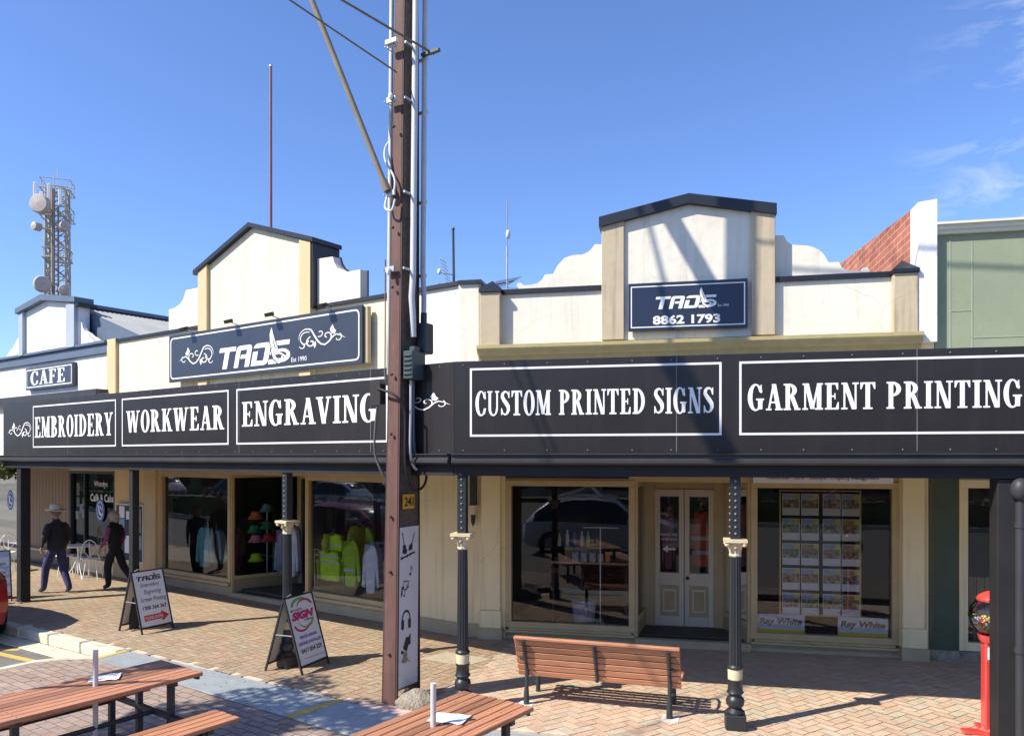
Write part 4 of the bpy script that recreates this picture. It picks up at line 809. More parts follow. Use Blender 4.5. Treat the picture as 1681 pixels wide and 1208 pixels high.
# ============================================================ SIGN BOARDS
def fitbox(mb0, x0, x1, z0, z1, y):
    V = mb0[0]; return put(MB(), fit(mb0, x0, x1, z0, z1), y)
S1 = FL.empty('sign_board', 'long navy board with large white slanted logo between two scroll ornaments', 'sign')
ww = .20; a, b = uL(277, ww), uL(594, ww); zA, zB = FL.z(436, 614, ww), FL.z(436, 532, ww)
zA = .5*(FL.z(277, 628, ww)+FL.z(594, 597, ww)); zB = .5*(FL.z(277, 551, ww)+FL.z(594, 501, ww))
boxes('board', [(a, b, -ww, -ww+.05, zA, zB)], 'sign', S1, bevel=.004); boxes('board_edge', [(b-.02, b+.07, -ww+.052, -ww+.13, zA+.02, zB-.02), (a+.1, b-.04, -ww+.052, -.01, zA+.04, zA+.10), (a+.1, b-.04, -ww+.052, -.01, zB-.1, zB-.04)], 'plinth', S1)
mb = MB(); t_ = .035
put(mb, shape(lambda X, Y: sub(bx(X, Y, a+.06, zA+.06, b-.06, zB-.06, .09), bx(X, Y, a+.085, zA+.085, b-.085, zB-.085, .075)), a, b, zA, zB, .013), -ww-.004); mb.build('border_line', 'letter', S1)
H_ = zB-zA
mb = MB(); put(mb, fit(LOGO, uL(360, ww), uL(476, ww), zA+.16*H_, zA+.84*H_), -ww-.004); mb.build('logo_lettering', 'letter', S1)
mb = MB(); put(mb, fit(serif('EST'), uL(478, ww), uL(487, ww), zA+.17*H_, zA+.25*H_), -ww-.004) if False else put(mb, fit(bfont('Est 1990', .0), uL(478, ww), uL(503, ww), zA+.155*H_, zA+.24*H_), -ww-.004); mb.build('small_lettering', 'letter', S1)
mb = MB(); put(mb, fit(SCR, uL(490, ww), uL(568, ww), zA+.36*H_, zA+.74*H_), -ww-.004); mb.build('scroll_ornament', 'letter', S1); mb = MB(); V2 = fit(SCR, 0, 1, zA+.30*H_, zA+.70*H_); x1, x2 = uL(293, ww), uL(350, ww); put(mb, ([(x2-(x2-x1)*v[0], v[1]) for v in V2[0]], V2[1]), -ww-.004); mb.build('scroll_ornament', 'letter', S1)
fl0 = thing('flood_light', 'small black floodlight above the long navy board, leftmost of four', 'floodlight', group='floodlights along the top of the long navy sign')
mb = MB(); mb.obox((0, 0, 0), (.07, 0, 0), (0, .05, .02), (0, -.012, .03)); mb.build('lamp_housing', 'letterblk', fl0); mb = MB(); mb.tube([(.0, .0, .0), (.03, .16, -.04), (.03, .24, -.06)], .012, 6); mb.build('arm', 'steel', fl0)
for i, px in enumerate((306, 379, 446, 533)):
    o = fl0 if i == 0 else copy_tree(fl0); x_, y_ = FL.world(uL(px, .3), .36); o.location = (x_, y_, zB+.05); o.rotation_euler[2] = FL.a
    o['label'] = ['leftmost small black floodlight above the long navy board', 'small black floodlight above the letter T of the long navy board', 'small black floodlight above the feather of the logo', 'rightmost small black floodlight above the long navy board'][i]
S2 = FR.empty('sign_board', 'navy sign with white logo and phone number on the right gable', 'sign'); ww = .13
a, b = uR(1031, ww), uR(1227, ww); zA = .5*(FR.z(1031, 544, ww)+FR.z(1227, 538, ww)); zB = .5*(FR.z(1031, 464, ww)+FR.z(1227, 459, ww)); H_ = zB-zA; W_ = b-a
boxes('board', [(a, b, -ww, -ww+.04, zA, zB)], mat('sign_navy_right', (.022, .030, .058), .3, .1, 1.5), S2, bevel=.004); boxes('batten', [(a+.1, a+.15, -ww+.042, -.052, zA+.05, zB-.05), (b-.15, b-.1, -ww+.042, -.052, zA+.05, zB-.05)], 'plinth', S2)
mb = MB()
for r in ring(a+.035, b-.035, zA+.045, zB-.045, .015): flatrect(mb, *r, -ww-.004)
mb.build('border_line', 'letter', S2)
mb = MB(); put(mb, fit(LOGO, a+.235*W_, a+.745*W_, zA+.44*H_, zA+.86*H_), -ww-.004); mb.build('logo_lettering', 'letter', S2)
mb = MB(); put(mb, fit(bfont('8862 1793', .035), a+.21*W_, a+.775*W_, zA+.12*H_, zA+.31*H_), -ww-.004); put(mb, fit(bfont('Est 1990', .0), a+.755*W_, a+.845*W_, zA+.45*H_, zA+.50*H_), -ww-.004); mb.build('lettering', 'letter', S2)
S3 = FL.empty('sign_board', 'small blue grey board reading CAFE on the white parapet', 'sign'); ww = .10
a, b = uL(42, ww), uL(119, ww); zA = .5*(FL.z(42, 641, ww)+FL.z(119, 632, ww)); zB = .5*(FL.z(42, 603, ww)+FL.z(119, 596, ww)); W_ = b-a; H_ = zB-zA
boxes('board', [(a, b, -ww, 0, zA, zB)], 'sign', S3); mb = MB()
for r in ring(a+.05, b-.05, zA+.05, zB-.05, .025): flatrect(mb, *r, -ww-.004)
mb.build('border_line', 'letter', S3); mb = MB(); put(mb, fit(serif('CAFE'), a+.11*W_, a+.84*W_, zA+.19*H_, zA+.83*H_), -ww-.004); mb.build('lettering', 'letter', S3)
S4 = FR.empty('sign_board', 'white strip sign above the property flyers window', 'sign'); a, b = uR(1236, .05), uR(1466, .05)
boxes('board', [(a, b, -.05, -.03, 2.34, 2.60)], 'paper', S4); mb = MB(); put(mb, fit(bfont('Residential - Rural - Lifestyle - Property Management', .01), a+.1*(b-a), a+.9*(b-a), 2.375, 2.465), -.054); mb.build('lettering', 'letterblk', S4)
# agency boards in the window foot
yel = mat('board_yellow', (.72, .58, .04), .6, .04)
for i, (p0, p1) in enumerate(((1243, 1322), (1377, 1460))):
    S5 = FR.empty('sign_board', ['white board with grey lettering over yellow at the left foot of the flyer window', 'white board with black lettering over yellow at the right foot of the flyer window'][i], 'sign', 'agency boards in the flyer window')
    a, b = uR(p0), uR(p1); z0, z1 = .245, .51; boxes('board', [(a, b, .075, .085, z0+.055, z1)], 'paper', S5); boxes('stripe', [(a, b, .074, .086, z0, z0+.055)], mat('stripe_yellow', (.85, .70, .03), .6, .03), S5)
    mb = MB(); put(mb, fit(bfont('Ray White', .045, .2), a+.05*(b-a), b-.05*(b-a), z0+.10, z0+.215), .0735); mb.build('lettering', 'letterblk' if i else mat('letter_grey', (.12, .12, .12), .6), S5)
# property flyer display
FD = FR.empty('flyer_display', 'hanging gold framed grid of twenty property flyers inside the shop window', 'display')
a, b = uR(1279, -.1), uR(1413, -.1); z0, z1 = .50, 2.24; y = .10
boxes('frame', [(a, a+.018, y-.01, y+.01, z0, z1), (b-.018, b, y-.01, y+.01, z0, z1), (a+.018, b-.018, y-.01, y+.01, z1-.018, z1), (a+.018, b-.018, y-.01, y+.01, z0, z0+.018)], mat('gold_frame', (.55, .38, .10), .4, .1, metal=.3), FD)
boxes('backing', [(a+.3*(b-a), a+.36*(b-a), y+.02, y+.03, z0, z1), (a+.66*(b-a), a+.72*(b-a), y+.02, y+.03, z0, z1)], 'frame', FD)
def photo_mat(i, c1, c2, c3):
    m = bpy.data.materials.new('flyer_photo'); m.use_nodes = True; t = m.node_tree; n = t.nodes; l = t.links; co = n.new('ShaderNodeTexCoord'); ns = n.new('ShaderNodeTexNoise'); ns.inputs['Scale'].default_value = 20; ns.inputs['Detail'].default_value = 4
    l.new(co.outputs['Object'], ns.inputs['Vector']); cr = n.new('ShaderNodeValToRGB'); e = cr.color_ramp.elements; e[0].position = .35; e[0].color = (*c1, 1); e[1].position = .65; e[1].color = (*c3, 1); x = e.new(.5); x.color = (*c2, 1)
    l.new(ns.outputs[0], cr.inputs[0]); l.new(cr.outputs[0], n['Principled BSDF'].inputs['Base Color']); return m
PH = [photo_mat(0, (.06, .05, .03), (.30, .17, .06), (.42, .36, .30)), photo_mat(1, (.03, .05, .02), (.20, .18, .13), (.50, .46, .42)), photo_mat(2, (.08, .03, .02), (.28, .17, .11), (.50, .42, .34)), photo_mat(3, (.02, .06, .03), (.12, .20, .06), (.45, .38, .28))]
skyb = [mat('flyer_sky', (.33, .42, .56), .6, .25, 9), mat('flyer_dusk', (.40, .26, .12), .6, .25, 9)]
cols = [.10, .335, .60, .83]
for r in range(5):
    for c in range(4):
        cx = a+(b-a)*(cols[c]+.045); cz = z1-.20-r*.345; wd, hg = .115, .15; mb = MB(); yy = y
        mb.box(cx-wd, cx+wd, yy, yy+.004, cz-hg, cz+hg); mb.cur = 1; flatrect(mb, cx-wd+.008, cx+wd-.008, cz-hg+.10, cz+hg-.08, yy-.003); mb.cur = 2; flatrect(mb, cx-wd+.008, cx+wd-.008, cz+hg-.08, cz+hg-.01, yy-.003); mb.cur = 3; flatrect(mb, cx+wd-.07, cx+wd-.008, cz+hg-.07, cz+hg-.01, yy-.005)
        mb.build('flyer', ['paper', PH[random.randrange(4)], skyb[0] if random.random() < .75 else skyb[1], yel], FD)
NB = FL.empty('notice_board', 'silver framed noticeboard with pinned papers on the cream wall behind the slim post', 'noticeboard')
a, b = uL(190, .05), uL(236, .05); z0, z1 = FL.z(210, 921), FL.z(210, 826)
boxes('backing', [(a, b, -.04, 0, z0, z1)], mat('board_blueblack', (.03, .04, .07), .7), NB); boxes('frame', [(a, b, -.07, -.04, z0, z0+.04), (a, b, -.07, -.04, z1-.04, z1), (a, a+.04, -.07, -.04, z0+.04, z1-.04), (b-.04, b, -.07, -.04, z0+.04, z1-.04)], mat('aluminium_pale', (.62, .61, .56), .5), NB)
for (fx, fz, fw_, fh, m_) in ((.2, .85, .1, .1, 'paper'), (.2, .66, .1, .08, mat('poster_blue', (.25, .35, .5), .7, .3, 12)), (.45, .8, .09, .07, 'paper'), (.75, .72, .13, .2, mat('poster_tan', (.35, .30, .2), .7, .35, 12)), (.42, .3, .11, .15, 'paper'), (.15, .42, .08, .09, mat('poster_sand', (.5, .42, .3), .7, .3, 10)), (.78, .35, .12, .12, mat('poster_mist', (.3, .36, .42), .7, .3, 14))):
    cx, cz = a+fx*(b-a), z0+fz*(z1-z0); boxes('pinned_paper', [(cx-fw_*(b-a), cx+fw_*(b-a), -.045, -.041, cz-fh*(z1-z0), cz+fh*(z1-z0))], m_, NB)

# ============================================================ UTILITY POLE
PX, PY = -1.235, 8.42
UP = thing('utility_pole', 'tall rusty red steel and concrete utility pole with white conduits, between the two shops', 'utility pole', (PX, PY, 0))
LEAN = .0085
n1 = Vector((-.5, -.866, 0)); t1 = Vector((.866, -.5, 0))          # flange normal / side-face normal
HP = 12.0
def pz(v, z): return (v.x+LEAN*z, v.y, z)
def pbar(mb, a0, a1, b0, b1, z0, z1, tp=.04):                       # a along n1, b along t1; tapers slightly upward
    V = []
    for z in (z0, z1):
        k = 1-tp*z/12*2
        for b in (b0, b1):
            for a in (a0, a1): v = n1*a*k+t1*b*k; V.append(pz(v, z))
    mb.add(V, [(0, 2, 3, 1), (4, 5, 7, 6), (0, 1, 5, 4), (2, 6, 7, 3), (0, 4, 6, 2), (1, 3, 7, 5)])
D_, Wd = .20, .105
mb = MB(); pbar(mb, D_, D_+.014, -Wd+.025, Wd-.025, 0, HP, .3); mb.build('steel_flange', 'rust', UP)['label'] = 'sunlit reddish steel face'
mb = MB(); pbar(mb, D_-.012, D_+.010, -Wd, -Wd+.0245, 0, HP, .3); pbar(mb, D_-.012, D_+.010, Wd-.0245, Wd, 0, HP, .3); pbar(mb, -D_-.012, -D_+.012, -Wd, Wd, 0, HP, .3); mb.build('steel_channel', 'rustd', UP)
mb = MB(); pbar(mb, -D_+.013, D_-.013, -Wd+.012, Wd-.016, .15, HP, .3); mb.build('concrete_core', 'conc', UP)
mb = MB()
for z in (.55, 1.45, 2.05, 2.95, 3.6, 4.55, 5.2, 6.3, 7.2):
    c = n1*(D_+.018)*(1-.3*z/6*.04); mb = MB(); mb.ball((c.x+LEAN*z, c.y, z), .018, 8, 6); mb.build('bolt', 'rustd', UP)
# painted music panel on the broad face
WP0, WP1 = .17, 1.93
mb = MB(); 
V = []
for z in (WP0, WP1):
    for a in (D_-.03, -D_+.028): v = n1*a+t1*(Wd-.012); V.append(pz(v, z))
mb.add(V, [(0, 1, 3, 2)]); pan = mb.build('painted_panel', mat('panel_white', (.62, .62, .64), .7, .06, 2, stain=((.45, .36, .32), 3, .62, .5, 1)), UP)
def on_face(vf, s0, s1, z0, z1, off=.004, face='side'):
    V, F = fit(vf, 0, 1, 0, 1); out = []
    for a, b in V:
        s = s0+(s1-s0)*a; z = z0+(z1-z0)*b
        v = n1*(D_-s)+t1*(Wd-.012+off) if face == 'side' else n1*(D_+.014+off)+t1*s
        out.append(pz(v, z))
    return out, F
guit = shape(lambda X, Y: un(el(X, Y, .3, .22, .26, .2), el(X, Y, .26, .48, .18, .15), st(X, Y, [(.26, .5, .07), (.05, 1.3, .06)]), bx(X, Y, -.02, 1.26, .1, 1.42)), -.1, .7, -.05, 1.5, .03)
guit2 = shape(lambda X, Y: un(pg(X, Y, [(.0, .0), (.45, .45), (.5, .62), (.12, .42)]), pg(X, Y, [(.1, .0), (.5, .1), (.5, .6), (.3, .5)]), st(X, Y, [(.4, .5, .07), (.75, 1.35, .06)])), -.1, .9, -.05, 1.5, .03)
flute = shape(lambda X, Y: un(cap(X, Y, 0, 0, 1.6, .25, .09), el(X, Y, .1, .02, .08, .1), el(X, Y, .7, .1, .06, .1), el(X, Y, 1.1, .18, .05, .09)), -.2, 1.8, -.2, .5, .03)
note = shape(lambda X, Y: un(el(X, Y, .15, .12, .16, .12), bx(X, Y, .24, .1, .30, .9), st(X, Y, [(.28, .88, .08), (.5, .6, .07), (.45, .45, .03)])), -.1, .7, -.1, 1, .03)
notes = shape(lambda X, Y: un(*[un(el(X, Y, x, y, .13, .1), bx(X, Y, x+.07, y, x+.12, y+.6)) for x, y in ((.15, .35), (.5, .15), (.8, .75), (.35, 1.0), (1.05, .95))], cap(X, Y, .24, .93, .6, .75, .09), cap(X, Y, .45, 1.6, 1.15, 1.52, .09), st(X, Y, [(.05, .1, .08), (.12, .8, .1), (.2, 1.1, .06)])), -.1, 1.3, -.05, 1.7, .03)
phones = shape(lambda X, Y: un(inter(sub(el(X, Y, .5, .55, .45, .55), el(X, Y, .5, .52, .37, .46)), .35-Y), bx(X, Y, .0, .05, .28, .6, .12), bx(X, Y, .72, .05, 1.0, .6, .12)), -.1, 1.1, 0, 1.2, .025)
bird = shape(lambda X, Y: un(pg(X, Y, [(.2, .35), (.5, .95), (.75, .9), (1.0, 1.1), (.95, .75), (1.0, .5), (.75, .45), (.6, .15), (.4, .2)]), el(X, Y, .12, .15, .13, .1), el(X, Y, .35, .4, .14, .12)), -.1, 1.1, 0, 1.2, .03)
bird2 = shape(lambda X, Y: un(el(X, Y, .4, .25, .3, .2), el(X, Y, .45, .6, .2, .28), st(X, Y, [(.5, .3, .1), (.95, .0, .05)])), 0, 1.1, -.1, 1, .03)
Fw = 2*D_-.06
for vf, s0, s1, py0, py1, mm_ in ((guit, .05, .13, 907, 872, 0), (guit2, .15, .25, 903, 874, 0), (flute, .03, .26, 916, 905, 0), (note, .17, .22, 943, 928, 0), (notes, .04, .16, 976, 950, 0), (phones, .05, .20, 1029, 998, 0), (bird, .05, .20, 1068, 1038, 0), (bird2, .06, .20, 1085, 1065, 1)):
    z0_, z1_ = [CAMZ-(p-HOR)*8.42/FPX for p in (py0, py1)]; k = Fw/.30; v, f = on_face(vf, .035+(s0-.02)*k, .035+(s1-.02)*k, z0_, z1_); mb = MB(); mb.add(v, f); mb.build('painted_symbol', mat('symbol_brown', (.28, .22, .15), .7) if mm_ else 'letterblk', pan)
mb = MB(); v = []
for z in (2.13, 2.29):
    for s in (.06, .27): q = n1*(D_-s)+t1*(Wd+.002); v.append(pz(q, z))
mb.add(v, [(0, 1, 3, 2)]); pl_ = mb.build('number_plate', mat('plate_yellow', (.70, .38, .03), .5), UP)
mb = MB(); v, f = on_face(bfont('241', .02), .09, .25, 2.16, 2.26, .018); mb.add(v, f); mb.build('number', 'letterblk', pl_)
# faded marks on the flange
mb = MB()
for k, ch in enumerate('DIAMOND'[:4]):
    v, f = on_face(bfont(ch), -.03, .03, 1.46-.12*k, 1.54-.12*k, .003, 'front') if False else ([], [])
# conduits (follow the lean)
def conduit(sa, sb, z0, z1, r, pts=None):
    v0 = n1*sa+t1*sb; return [pz(v0, z0), pz(v0, z1)]
def A(sa, sb, z): return pz(n1*sa+t1*sb, z)
mb = MB(); mb.tube([A(.06, -.17, 3.6), A(.06, -.17, 12)], .025, 10); mb.build('conduit', 'conduit', UP, smooth=True)['label'] = 'white conduit on the left side'
mb = MB(); mb.tube([A(.03, .15, 4.02), A(.05, .155, 4.25), A(.08, .16, 4.45), A(.06, .16, 4.7), A(.03, .15, 12)], .034, 10); mb.build('conduit', 'conduit', UP, smooth=True)['label'] = 'thick white conduit in front of the pole'
mb = MB(); mb.tube([A(-.13, .17, 4.28), A(-.13, .17, 4.5), A(-.10, .175, 4.75), A(-.11, .17, 12)], .030, 10); mb.build('conduit', mat('conduit_grey', (.5, .52, .55), .5), UP, smooth=True)['label'] = 'pale grey conduit on the right side'
def pbx(mb, sa, sb, z, ha, hb, hz): c = A(sa, sb, z); mb.obox(c, n1*ha, t1*hb, (0, 0, hz))
mb = MB(); pbx(mb, .04, .175, 3.70, .12, .065, .155); pbx(mb, .04, .175, 3.88, .05, .04, .03)
for k in range(5): pbx(mb, .165, .175, 3.60+k*.05, .012, .05, .012)
mb.build('junction_box', mat('box_green_grey', (.055, .075, .075), .45), UP, bevel=.01)
mb = MB(); pbx(mb, -.14, .185, 4.02, .085, .06, .17); mb.tube([A(-.13, .17, 4.16), A(-.13, .17, 4.32)], .036); mb.build('junction_box', 'frame', UP, bevel=.015)
mb = MB(); pbx(mb, .16, -.22, 3.40, .06, .045, .115); pbx(mb, .22, -.225, 3.40, .006, .075, .135); mb.tube([A(.06, -.17, 3.5), A(.06, -.17, 3.62)], .032); mb.build('junction_box', mat('box_brown_black', (.03, .024, .02), .45), UP, bevel=.008)
def cablep(pts, r, name='cable', m='cable'):
    P = [A(*p) for p in pts]; out = []
    for i in range(len(P)-1):                              # Catmull-Rom
        p0, p1, p2, p3 = [Vector(P[max(0, min(len(P)-1, j))]) for j in (i-1, i, i+1, i+2)]
        for t in (0, .25, .5, .75): out.append(.5*((2*p1)+(p2-p0)*t+(2*p0-5*p1+4*p2-p3)*t*t+(3*p1-p0-3*p2+p3)*t**3))
    out.append(Vector(P[-1])); mb = MB(); mb.tube(out, r, 8); return mb.build(name, m, UP, smooth=True)
cablep([(.20, -.21, 3.46), (.26, -.12, 3.44), (.24, .08, 3.36), (.17, .15, 3.18), (.16, .15, 2.7), (.10, .15, 2.45), (0, .17, 2.33), (-.15, .19, 2.4), (-.2, .19, 2.62)], .014)
cablep([(.20, -.21, 3.28), (.21, -.23, 3.0), (.20, -.24, 2.75), (.16, -.19, 2.56), (.1, -.14, 2.45)], .013, m=mat('cable_grey', (.12, .11, .10), .6))
cablep([(.07, .15, 3.54), (.07, .15, 3.2), (.07, .15, 2.75), (.0, .16, 2.58), (-.1, .17, 2.58), (-.19, .19, 2.62)], .016, m='conduit')
cablep([(.03, .15, 3.54), (.02, .15, 2.95), (-.02, .15, 2.72), (-.12, .17, 2.6), (-.22, .2, 2.68)], .020, m=mat('cable_blue_grey', (.10, .13, .15), .6))
cablep([(.10, -.20, 4.9), (.09, -.2, 4.3), (.1, -.19, 3.9), (.1, -.19, 3.55)], .008, m='wire')
cablep([(.05, -.18, 6.25), (.10, -.21, 6.15), (.16, -.16, 5.98), (.20, .0, 5.75), (.22, .02, 5.6)], .012, m='conduit')
cablep([(.2, -.10, 5.55), (.24, -.09, 5.42), (.24, .0, 5.38), (.22, .03, 5.5)], .012, m='conduit')
# clamps
for z in (7.2, 6.6, 5.58, 4.75):
    mb = MB(); c = Vector(A(.215, -.035, z)); mb.obox(c, t1*.06, n1*.012, (0, 0, .028)); mb.obox(A(.1, .13, z), n1*.09, t1*.01, (0, 0, .012)); mb.obox(A(-.22, 0, z), t1*.13, n1*.012, (0, 0, .02)); mb.tube([A(.22, -.13, z), A(-.22, -.13, z)], .006, 6); mb.build('clamp', 'steel', UP)
mb = MB(); mb.ball(A(.25, -.02, 6.62), .026, 8, 6, (1, 1, 1.6)); mb.build('insulator', 'letter', UP); mb = MB(); mb.ball(A(.25, -.03, 4.72), .024, 8, 6, (1, 1, 1.8)); mb.build('insulator', 'letter', UP); mb = MB(); mb.obox(A(.24, -.02, 7.22), t1*.075, n1*.02, (0, 0, .022)); mb.build('insulator', 'letter', UP)
mb = MB(); mb.obox((-.857-PX-.04, .0-.1, 7.15), (.10, -.04, .012), (.01, .02, 0), (0, 0, .015)); mb.build('cable_bracket', 'frame', UP)
j = Vector(A(.24, -.06, 5.6)); tb = Vector((-4.4-PX, 7.77-PY, 13.3)); mb = MB(); mb.tube([j, tb], .031, 10); mb.tube([j+Vector((0, 0, 0)), j+(tb-j).normalized()*.12], .045, 10); mb.build('stay_tube', 'tube', UP, smooth=True)
mb = MB(); a_ = Vector((-1.5-PX, 9.0-PY, 10.3)); b_ = Vector((-4.9-PX, 4.02-PY, 10.3)); mb.tube([a_, b_], .115, 12); mb.build('shadow_arm', 'steel', UP, smooth=True)  # unseen arm above the view, placed and sized to throw the gable's diagonal shadow
def sagged(p, q, s, r, n=20):
    p, q = Vector(p), Vector(q); return [p.lerp(q, i/n)-Vector((0, 0, 4*s*(i/n)*(1-i/n))) for i in range(n+1)]
def wire(p, q, s, r, label):
    o = thing('overhead_wire', label, 'wire', p, group='wires strung to the utility pole'); mb = MB(); pts = [v-Vector(p) for v in sagged(p, q, s, r)]; mb.tube(pts, r, 6); mb.build('cable', 'wire', o)
wire((-.86, 8.35, 7.15), (-7.9, 2.6, 8.9), .10, .013, 'upper brown wire crossing in front of the pole to the bracket')
wire((-1.25, 8.22, 6.88), (-8.1, 2.5, 9.6), .12, .010, 'lower brown wire meeting the left side of the pole')
wire((-1.1, 8.3, 10.5), (22, 3.4, 9.6), .5, .018, 'aerial cable from the pole top along the right shops')
# footing stone
mb = MB(); bm = bmesh.new(); bmesh.ops.create_icosphere(bm, subdivisions=4, radius=1)
for v in bm.verts:
    nn_ = math.sin(v.co.x*5+1)*math.cos(v.co.y*6)*.06+math.sin(v.co.z*9+v.co.x*7)*.03; v.co *= (1+nn_); v.co.x *= .235; v.co.y *= .19; v.co.z = max(v.co.z, -.2)*.155
me = bpy.data.meshes.new('concrete_footing'); bm.to_mesh(me); bm.free(); me.materials.append(M['concl']); me.polygons.foreach_set('use_smooth', [True]*len(me.polygons)); fo = bpy.data.objects.new('concrete_footing', me); C.objects.link(fo); fo.location = (-1.03, 8.22, .02); tag(fo, 'rough grey concrete lump at the foot of the utility pole', 'footing')

# neighbouring verandah at the left edge
NV = thing('shop_verandah', 'white fascia verandah just visible at the left edge beyond the black fascia', 'verandah', (VL.o[0], VL.o[1], 0)); mb = MB(); mb.box(vl0-9, vl0-.02, .25, .29, 2.62, 3.55); vpart(mb, 'fascia_panel', 'whitepure', VL, NV); mb = MB(); mb.box(vl0-9, vl0-.02, .20, .36, 2.40, 2.61); vpart(mb, 'beam', 'beam', VL, NV); mb = MB(); mb.box(vl0-9, vl0-.02, .37, 3.2, 2.98, 3.02); vpart(mb, 'roof_sheet', 'roof', VL, NV)
for o in NV.children: o.rotation_euler[2] = VL.a
# ============================================================ STREET FURNITURE
def picnic(name, label, cx, cy):
    e = thing(name, label, 'picnic table', (cx, cy, 0), R(54.1), 'slatted picnic tables on the parklet')
    Lt = 1.76
    def slats(nm, y0, wd, n, z, th, lab=None):
        mb = MB(); s = wd/n
        for i in range(n): 
            j = random.uniform(-.004, .004); mb.box(-Lt/2+j, Lt/2+j, y0-wd/2+i*s+.006, y0-wd/2+(i+1)*s-.006, z-th, z)
        o = mb.build(nm, 'timber', e, bevel=.004); 
        if lab: o['label'] = lab
        return o
    slats('table_top', 0, .72, 8, .75, .035); slats('bench_seat', -.73, .37, 4, .45, .035); slats('bench_seat', .73, .37, 4, .45, .035)
    for x in (-.62, .62):
        mb = MB(); mb.box(x-.025, x+.025, -.34, .34, .675, .714); mb.box(x-.025, x+.025, -.89, .89, .375, .414)
        for y in (-.27, .27): mb.box(x-.025, x+.025, y-.025, y+.025, 0, .675)
        for y in (-.78, .78): mb.box(x-.025, x+.025, y-.025, y+.025, 0, .375)
        mb.build('leg_frame', 'frame', e)
    mb = MB(); mb.tube([(-.62, 0, .395), (.62, 0, .395)], .022, 8)
    for y in (-.78, .78): mb.tube([(-.62, y, .34), (.62, y, .34)], .020, 8)
    mb.build('stretcher', 'frame', e)
    mb = MB()
    for x in (-Lt/2+.03, Lt/2-.03): mb.box(x-.012, x+.012, -.33, .33, .685, .714)
    mb.build('end_batten', 'frame', e)
    mb = MB()
    for x in (-.62, .62):
        for i in range(8): mb.ball((x+random.uniform(-.004, .004), -.36+(i+.5)*.09, .7505), .006, 6, 3, (1, 1, .35))
    mb.build('screw_heads', 'frame', e)['kind'] = 'stuff'
    mb = MB(); mb.tube([(.10, .0, 0), (.10, .0, 1.06)], .021, 14); mb.tube([(.10, 0, 0), (.10, 0, .3)], .026, 14); o = mb.build('umbrella_tube', mat('aluminium_tube', (.55, .55, .54), .45, .12, 12), e, smooth=True)
    return e
picnic('picnic_table', 'slatted timber picnic table at the lower left with a white tube through it', -3.61, 6.36)
picnic('picnic_table', 'slatted timber picnic table at the bottom centre beside the utility pole', -.63, 5.40)
def paper(x, y, rz, w_, l_, label):
    mb = MB(); n = 8; V = []
    for i in range(n+1):
        for j in range(2): V.append((-w_/2+w_*i/n, -l_/2+l_*j, .004+.012*abs(math.sin(i*.9))*(i/n)))
    mb.add(V, [(2*i, 2*i+2, 2*i+3, 2*i+1) for i in range(n)])
    k = len(V); mb.add([(a, b, c-.003) for a, b, c in V], [(2*i, 2*i+1, 2*i+3, 2*i+2) for i in range(n)])
    o = mb.build('paper_sheet', 'paper'); o.location = (x, y, .752); o.rotation_euler[2] = rz; tag(o, label, 'paper', 'white sheets lying on the picnic tables')
    mb = MB(); mb.add([(-.06, -.03, .018), (.02, -.025, .019), (.02, -.021, .019), (-.06, -.026, .018), (-.05, .01, .018), (.04, .02, .019), (.04, .024, .019), (-.05, .014, .018)], [(0, 1, 2, 3), (4, 5, 6, 7)]); mb.build('faint_writing', mat('faint_ink', (.35, .38, .55), .8), o)
x, y = G(172, 1113, .75); paper(x, y, R(20), .24, .20, 'white paper sheet on the lower left picnic table')
x, y = G(737, 1180, .75); paper(x, y, R(-18), .28, .20, 'white paper sheet on the bottom centre picnic table')
# park bench
PB = thing('park_bench', 'timber slat park bench seen from behind in front of the right shop', 'bench', (.90, 8.04, 0), R(-17.5))
Lb = 1.76
def bslat(mb, y, z, w_, t_, ay, az): mb.obox((0, y, z), (Lb/2, 0, 0), (0, ay*w_/2, az*w_/2), (0, -az*t_/2, ay*t_/2))
mb = MB(); n = 5; b0, b1 = Vector((.06, .30)), Vector((-.12, .74)); dv = (b1-b0); ln = dv.length; dv.normalize()
for i in range(n+1):
    c = b0+dv*(ln*(i+.5)/(n+1)); mb_w = ln/(n+1)-.010; bslat(mb, c.x, c.y, mb_w, .032, dv.x, dv.y)
bslat(mb, b1.x-.012, b1.y+.012, .05, .03, 1, .1)
mb.build('backrest', 'timber', PB, bevel=.005)
mb = MB()
for i in range(5): bslat(mb, .12+i*.098, .375-.006*i+(.0 if i < 4 else -.012), .064, .026, 1, -.07)
mb.build('seat', 'timber', PB, bevel=.005)
for i, x in enumerate((-.775, 0, .765)):
    mb = MB(); mb.tube([(x, b1.x-.035, b1.y-.01), (x, -.06, .52), (x, .01, .38), (x, .03, .30)], .020, 8); 
    for k in range(6): c = b0+dv*(ln*(k+.5)/6); mb.ball((x, c.x-.045, c.y), .014, 6, 5)
    if i != 1:
        mb.tube([(x, .01, .38), (x, .0, .2), (x, -.01, .12), (x, -.01, 0)], [.021, .022, .03, .034], 10); mb.tube([(x, .02, .33), (x, .5, .33)], .018, 8); mb.tube([(x, .46, .34), (x, .47, .0)], [.02, .028], 8)
    mb.build('support_strap' if i == 1 else 'leg_frame', 'frame', PB, smooth=True)
for x in (-.83, .82):
    mb = MB(); mb.tube([(x, -.04, .50), (x, .12, .56), (x, .30, .565), (x, .43, .53), (x, .48, .46), (x, .45, .37), (x, .38, .34)], .014, 8); mb.tube([(x, -.06, .51), (x+(.05 if x < 0 else -.05), -.06, .51)], .014, 6); mb.build('armrest', 'frame', PB, smooth=True)
